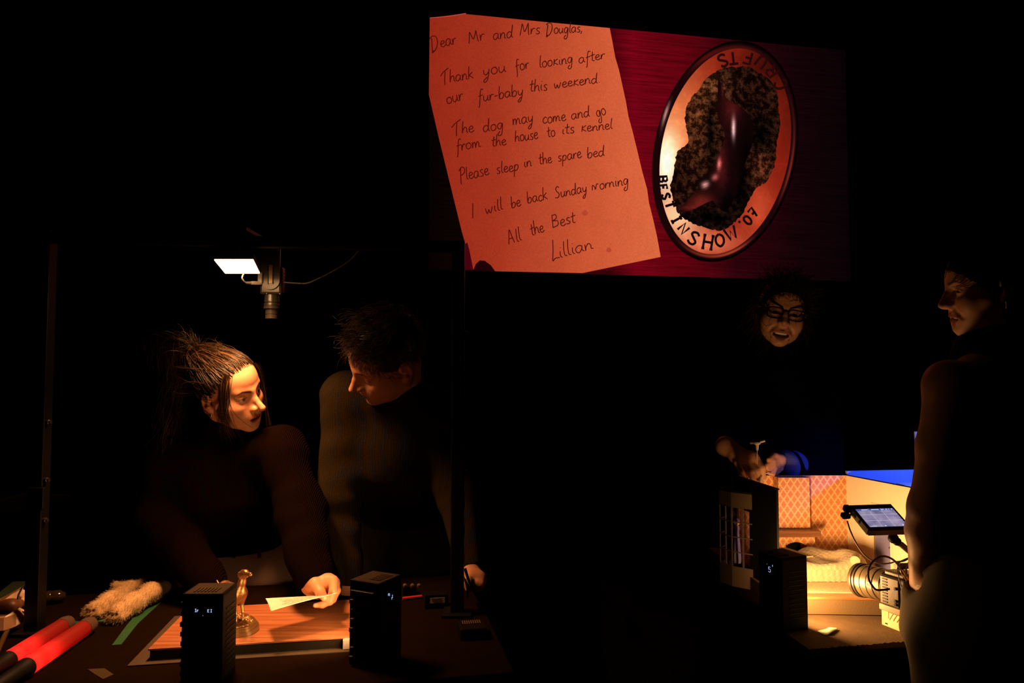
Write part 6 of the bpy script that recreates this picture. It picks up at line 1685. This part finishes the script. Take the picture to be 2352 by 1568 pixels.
b_ops += [U_(P(1795, 1052, 2.11), P(1780, 1046, 2.095), .012, .0095, .006), U_(P(1780, 1046, 2.095), P(1766, 1056, 2.08), .0095, .0076, .003)]
GLA = person('person', 'smiling person in dark glasses standing in the dark behind the miniature room', (HIP[0], HIP[1], 0), hc, hM, hs, hops, b_ops,
             [(P(1650, 1112, 2.09) + (0, -.09, 0), P(1815, 1005, 2.09) + (0, .08, 0), .0025)], (.55, 1.95, 0), (1.20, 2.70, 1.75), .009, base=(.54, .27, .14), lip=(.36, .11, .08), kw=dict(smile=1.0, part=.005))
eyes(GLA, hc, hM, hs, (.0, 1, -.05))
M_NAVY = mat('dark_navy_top', (.0020, .0020, .0040), rough=1.0, spec=.0)
j_ops = [U_(N, CH, .088, .140, .07), U_(CH, HIP + UP * .02, .142, .13, .06), U_(SL, SRi, .062, .062, .07), U_(SL, EL, .060, .054, .04), U_(EL, WL + (EL - WL) * .10, .052, .036, .03), U_(SRi, ER, .060, .054, .04), U_(ER, WR + (ER - WR) * .02, .052, .036, .03), U_(N, N + (W(hc, hM, hs, (0, -.028, -.055)) - N) * .62, .074, .062, .02)]
cloth(GLA, 'top', j_ops, (.55, 1.95, .88), (1.20, 2.70, 1.50), .007, M_NAVY, sum_f(limb_folds(ER, WR, .006, 60, 1), limb_folds(SL, EL, .005, 50, 2)))
cloth(GLA, 'cuff', [U_(WR + (ER - WR) * .20, WR, .041, .039, .01)], WR - .09, WR + .12, .004, mat('blue_lit_cuff', (.05, .06, .20), rough=.9, bump=.3, bscale=300), limb_folds(ER, WR, .004, 90, 1))  # sleeve end in lighter blue, carrying the blue lamp's light
trousers(GLA, HIP, hip_l, hip_r, M_SKIRT_TOP, topz=HIP[2] + .06)
for h in (hip_l, hip_r):
    cloth(GLA, 'shoe', [U_(np.array([h[0], h[1] + .05, .045]), np.array([h[0], h[1] - .14, .040]), .045, .038, .02)], (h[0] - .08, h[1] - .2, 0), (h[0] + .08, h[1] + .12, .12), .007, M_CASE, cut=lambda p: .001 - p[:, 2])
tf = [('u', el((0, .0655, -.0705), (.0265, .0205, .0062)), 0)] + [('s', rc((x, .0865 - x * x * 14, -.078), (x, .0865 - x * x * 14, -.062), .0007, .0007), .001) for x in (-.019, -.0125, -.0062, 0, .0062, .0125, .019)]
def add_teeth(root, hc, hM, hs):
    v, q = mesh_sdf(sdf(tf), (-.03, .04, -.08), (.03, .09, -.06), .0009)
    link_mesh('teeth', from_arrays('teeth', v @ np.asarray(hM, float).T * hs + np.asarray(hc), q), M_TEETH, root, True)
add_teeth(GLA, hc, hM, hs)
# spectacles
fr_ = MB(); lens_pts = []
for s in (-1, 1):
    pts = []
    for a in np.linspace(0, 2 * math.pi, 41):
        ca_, sa_ = math.cos(a), math.sin(a); ex = 2 / 3.0
        pts.append(W(hc, hM, hs, (s * .0325 + .0245 * math.copysign(abs(ca_) ** ex, ca_), .0945 - .000 - .10 * abs(.0245 * ca_ * s + 0) * 0 - .006 * max(0, s * ca_), -.006 + .0175 * math.copysign(abs(sa_) ** ex, sa_))))
    fr_.tube(pts, .0026, 8); lens_pts.append(pts)
    fr_.tube([W(hc, hM, hs, (s * .0565, .088, .004)), W(hc, hM, hs, (s * .0745, .062, .004)), W(hc, hM, hs, (s * .079, -.012, .006)), W(hc, hM, hs, (s * .077, -.024, -.006))], .0022, 8)
fr_.tube([W(hc, hM, hs, (-.009, .0945, .000)), W(hc, hM, hs, (0, .0975, .002)), W(hc, hM, hs, (.009, .0945, .000))], .0026, 8)
spx = fr_.build('glasses', mat('black_frame', (.012, .010, .009), rough=.2, spec=.6), GLA, True)
m = bpy.data.materials.new('spectacle_lens'); m.use_nodes = True; n_, l_ = nodes_of(m); n_.remove(n_['Principled BSDF'])
a_ = n_.new('ShaderNodeBsdfTransparent'); a_.inputs[0].default_value = (.80, .78, .76, 1); g_ = n_.new('ShaderNodeBsdfGlossy'); g_.inputs['Roughness'].default_value = .03; s_ = n_.new('ShaderNodeMixShader'); s_.inputs[0].default_value = .10
l_.new(a_.outputs[0], s_.inputs[1]); l_.new(g_.outputs[0], s_.inputs[2]); l_.new(s_.outputs[0], n_['Material Output'].inputs[0])
for pts in lens_pts:
    cen = sum(pts[:-1]) / 40; nn = np.asarray(hM, float) @ np.array((0, 1, 0))
    b = MB(); c0 = b.bm.verts.new(tuple(cen + nn * .0022)); rr = [b.bm.verts.new(tuple(cen + (p - cen) * .5 + nn * .0016)) for p in pts[:-1]]; r2 = [b.bm.verts.new(tuple(p)) for p in pts[:-1]]
    for i in range(40):
        b.bm.faces.new((c0, rr[i], rr[(i + 1) % 40])); b.bm.faces.new((rr[i], r2[i], r2[(i + 1) % 40], rr[(i + 1) % 40]))
    b.build('lens', m, spx, True)
rg = np.random.default_rng(21); hp0, hn = (0, .078, .052), (0, .85, -.52)
hsdf = sdf(hops); s0 = scalp_starts(1700, hp0, hn, rg, zmin=-.06); n = len(s0)
nr = s0 - np.array((0, -.016, .030)); nr /= np.linalg.norm(nr, axis=1, keepdims=True)
L = rg.uniform(.035, .065, (n, 1)); side = np.clip((.05 - s0[:, 2]) / .08, 0, 1)[:, None]
fd_ = nr * .55 + np.array((0, .15, .1)) * (1 - side) + np.array((0, 0, -1.0)) * side * .9 + rg.normal(0, .35, (n, 3))
st = bez(s0, s0 + nr * L * .5, s0 + fd_ * L * .8, s0 + fd_ * L * 1.1 + rg.normal(0, .006, (n, 3)), 12)
tt = np.linspace(0, 1, 12)[None, :, None]; ph = rg.random((n, 1, 1)) * 6.28
st = st + .0055 * tt * (np.sin(tt * 11 + ph) * np.array((1, 0, .3)) + np.cos(tt * 11 + ph) * np.array((0, 1, .3)))
st = push_out(hsdf, st, np.linspace(.0005, .004, 12)[None, :] * np.ones((n, 1)))
hair(GLA, st, hc, hM, hs, .0007, M_HAIR3, cap=hair_cap(hp0, hn, .004, -.06))

# puppet rods held by that person
pr = thing('puppet_rod', 'thin white T-handled rod held upright by the person in glasses', 'rod', tuple(P(1739, 1060, 2.03)))
M_WHITE = mat('white_plastic', (.75, .66, .56), rough=.4)
b = MB(); h0 = P(1739, 1017, 2.03)
b.tube([P(1723, 1017, 2.04), P(1739, 1017, 2.03), P(1757, 1012, 2.02)], .0030, 10); b.lathe(h0 + UP * .002, (0, 0, -1), [(0, .010), (.004, .010), (.008, .0045), (.016, .0040), (.0165, .0034), (.022, .0034)], 18); b.build('handle', M_WHITE, pr, True)
b = MB(); b.tube([h0 - UP * .018, P(1739, 1066, 2.03)], .0010, 8); b.build('wire', M_WHITE, pr, True)
b = MB(); b.tube([P(1749, 1096, 2.03), P(1744, 1113, 2.02)], .0038, 10); tag(b.build('white_stick', M_WHITE, None, True, loc=tuple(P(1747, 1104, 2.03))), 'short white stick between the fingertips above the miniature wall', 'stick')
b = MB(); b.tube([P(1756, 1086, 2.06), P(1773, 1089, 2.06)], .0016, 8); tag(b.build('white_stick', M_WHITE, None, True, loc=tuple(P(1765, 1088, 2.06))), 'thin white stick lying under the hand with the blue-lit cuff', 'stick')
dl_ = thing('toy_figure', 'tiny blue figure seen through the bay window panes', 'figure', (.628, 2.03, .836))
b = MB(); b.lathe((.628, 2.03, .8365), UP, [(0, .010), (.01, .011), (.05, .0085), (.085, .006), (.098, .0075), (.103, .005)], 18); b.build('coat', mat('blue_coat', (.20, .18, .40), rough=.8), dl_, True)
b = MB(); b.sphere((.628, 2.03, .947), .008, 14); b.build('head', mat('doll_skin', (.6, .35, .22), rough=.6), dl_, True)
b = MB(); b.lathe((.628, 2.03, .950), UP, [(0, .0086), (.004, .008), (.009, .004)], 16); b.build('hat', mat('blue_hat', (.12, .10, .28), rough=.8), dl_, True)

# ------------------------------------------------------------------ the woman on the right, seen from behind
hc, hM, hs = P(2268, 650, 1.504), rot_head(-104, -10, 8), .855
hops = head_ops(smile=1.0, nose=.9, lid=.6) + [('u', el((0, .020, -.093), (.050, .054, .028)), .03)]
N = P(2285, 822, 1.513); SL, SRi = P(2182, 884, 1.44), P(2400, 870, 1.598)
EL, ER = P(2132, 1165, 1.455), P(2440, 1160, 1.598); WL, WR = P(2120, 1352, 1.505), P(2420, 1340, 1.523)
CH = P(2285, 980, 1.523); HIP = P(2284, 1400, 1.46)
fwd = np.array([-.25, .97, 0]); rt_ = np.array([.97, .25, 0])
hip_l, hip_r = HIP - rt_ * .08 + UP * -.04, HIP + rt_ * .08 + UP * -.04
b_ops = [U_(W(hc, hM, hs, (0, -.030, -.055)), N, .047, .050, .03), U_(N, CH, .058, .105, .06), U_(CH, HIP + UP * .14, .105, .095, .05), U_(HIP - rt_ * .05, HIP + rt_ * .05, .10, .10, .05), U_(SL, SRi, .046, .046, .06),
         U_(SL, (SL + EL) / 2, .046, .0380, .02), U_((SL + EL) / 2, EL, .0380, .0345, .02), U_(EL, EL * .72 + WL * .28, .0345, .0360, .02), U_(EL * .72 + WL * .28, WL, .0360, .0245, .02), U_(SRi, ER, .048, .036, .03), U_(ER, WR, .036, .026, .02)]
b_ops += [('u', el(EL + (.012, -.028, .002), (.013, .013, .015)), .012), ('s', el(EL + (.010, -.044, .010), (.010, .008, .012)), .014), ('s', el(EL + (.028, -.034, -.004), (.006, .010, .020)), .012)]
b_ops += hand_ops(WL, (-.05, .25, -.95), (-.9, -.3, 0), 1, .85, .3)
for h in (hip_l, hip_r): b_ops += [U_(h, np.array([h[0], h[1] + .01, .46]), .075, .048, .03), U_(np.array([h[0], h[1] + .01, .46]), np.array([h[0], h[1], .08]), .047, .034, .02), U_(np.array([h[0], h[1], .045]), np.array([h[0] - .03, h[1] + .12, .035]), .034, .028, .02)]
W2 = person('person', 'woman with an earring seen from behind at the right edge with a bare arm', (HIP[0], HIP[1], 0), hc, hM, hs, hops, b_ops,
            [(P(2060, 1385, 1.382) + (0, -.08, 0), P(2230, 790, 1.41) + (.03, .10, 0), .0034)], (.72, 1.20, 0), (1.42, 1.88, 1.75), .009, base=(.62, .31, .15), lip=(.38, .12, .09), kw=dict(smile=1.0))
eyes(W2, hc, hM, hs, (.0, 1, -.05)); add_teeth(W2, hc, hM, hs)
t_ops = [U_(N, N + (W(hc, hM, hs, (0, -.030, -.055)) - N) * .25, .060, .055, .02), U_(N, CH, .072, .118, .06), U_(CH, HIP + UP * .12, .120, .112, .05), U_(CH + UP * .05 - rt_ * .06, CH + UP * .05 + rt_ * .06, .080, .080, .05)]
cloth(W2, 'top', t_ops, HIP + (-.26, -.24, -.02), HIP + (.34, .30, .62), .007, M_SKIRT_TOP, cut=lambda p: HIP[2] + .05 - p[:, 2])
M_TROU = mat('olive_trousers', (.085, .062, .030), rough=.85, spec=.2, bump=.25, bscale=500)
q_ops = [U_(HIP - rt_ * .045 + UP * .05, HIP + rt_ * .05 + UP * .05, .095, .098, .04), U_(HIP - rt_ * .055 - UP * .03, HIP + rt_ * .055 - UP * .03, .106, .106, .05), U_(WL + (.004, .0, -.012), WL + (.0, .02, -.085), .043, .036, .02)]
for h in (hip_l, hip_r): q_ops += [U_(h - UP * .03, np.array([h[0], h[1] + .01, .46]), .096, .070, .04), U_(np.array([h[0], h[1] + .01, .46]), np.array([h[0], h[1], .06]), .070, .085, .02)]
cloth(W2, 'trousers', q_ops + [('s', el(WL + (.004, -.012, .020), (.045, .042, .030)), .006)], HIP + (-.28, -.26, -HIP[2] + .03), HIP + (.30, .26, .15), .006, M_TROU, cut=lambda p: p[:, 2] - (HIP[2] + .115))
sm = MB(); sm.tube(catmull([WL + (.038, -.058, -.010), WL + (.042, -.064, -.06), WL + (.046, -.072, -.14), WL + (.05, -.07, -.30)], 6), .0016); sm.build('seam', mat('dark_seam', (.03, .022, .012), rough=.9), W2, True)
for h in (hip_l, hip_r):
    cloth(W2, 'shoe', [U_(np.array([h[0], h[1] - .04, .045]), np.array([h[0] - .03, h[1] + .14, .040]), .045, .038, .02)], (h[0] - .12, h[1] - .12, 0), (h[0] + .08, h[1] + .22, .12), .007, M_CASE, cut=lambda p: .001 - p[:, 2])
rg = np.random.default_rng(31); hp0, hn = (0, .080, .036), (0, .78, -.62)
hsdf = sdf(hops); s0 = scalp_starts(1000, hp0, hn, rg); n = len(s0); tie = np.array((0, -.10, .06))
up = (s0 + tie) / 2 - np.array((0, -.016, .03)); up /= np.linalg.norm(up, axis=1, keepdims=True)
st = bez(s0, s0 + (tie - s0) * .3 + up * .02, s0 + (tie - s0) * .7 + up * .035 + rg.normal(0, .005, (n, 3)), tie + rg.normal(0, .008, (n, 3)), 12)
st = push_out(hsdf, st, .003 + .004 * rg.random((n, 1)) * np.ones((1, 12)))
m1 = 220; d1 = rg.normal(0, .012, (m1, 3))
bn_ = bez(np.tile(tie, (m1, 1)), tie + np.array((0, -.03, .045)) + d1, tie + np.array((0, -.07, .0)) + d1 * 1.5, tie + np.array((0, -.015, -.03)) + d1, 12)
hair(W2, np.concatenate([st, bn_]), hc, hM, hs, .0007, M_HAIR3, cap=hair_cap(hp0, hn))
M_GOLD = mat('old_gold', (.55, .40, .18), rough=.3, metal=1)
lobe = W(hc, hM, hs, (-.0745, -.006, -.042))
b = MB(); b.tube([lobe, lobe - UP * .018], .0009, 8); b.sphere(lobe, .0022, 10); e_c = lobe - UP * .027
b.tube([e_c + np.array((.0095 * math.cos(a), .002 * math.cos(a), .0085 * math.sin(a))) for a in np.linspace(0, 2 * math.pi, 25)], .0013, 8)
b.tube([e_c + (-.009, 0, 0), e_c + (.009, 0, 0)], .0009, 6); b.tube([e_c + (-.004, 0, .007), e_c + (-.002, 0, -.008)], .0009, 6); b.tube([e_c + (.004, 0, .007), e_c + (.003, 0, -.008)], .0009, 6)
b.build('earring', M_GOLD, W2, True)
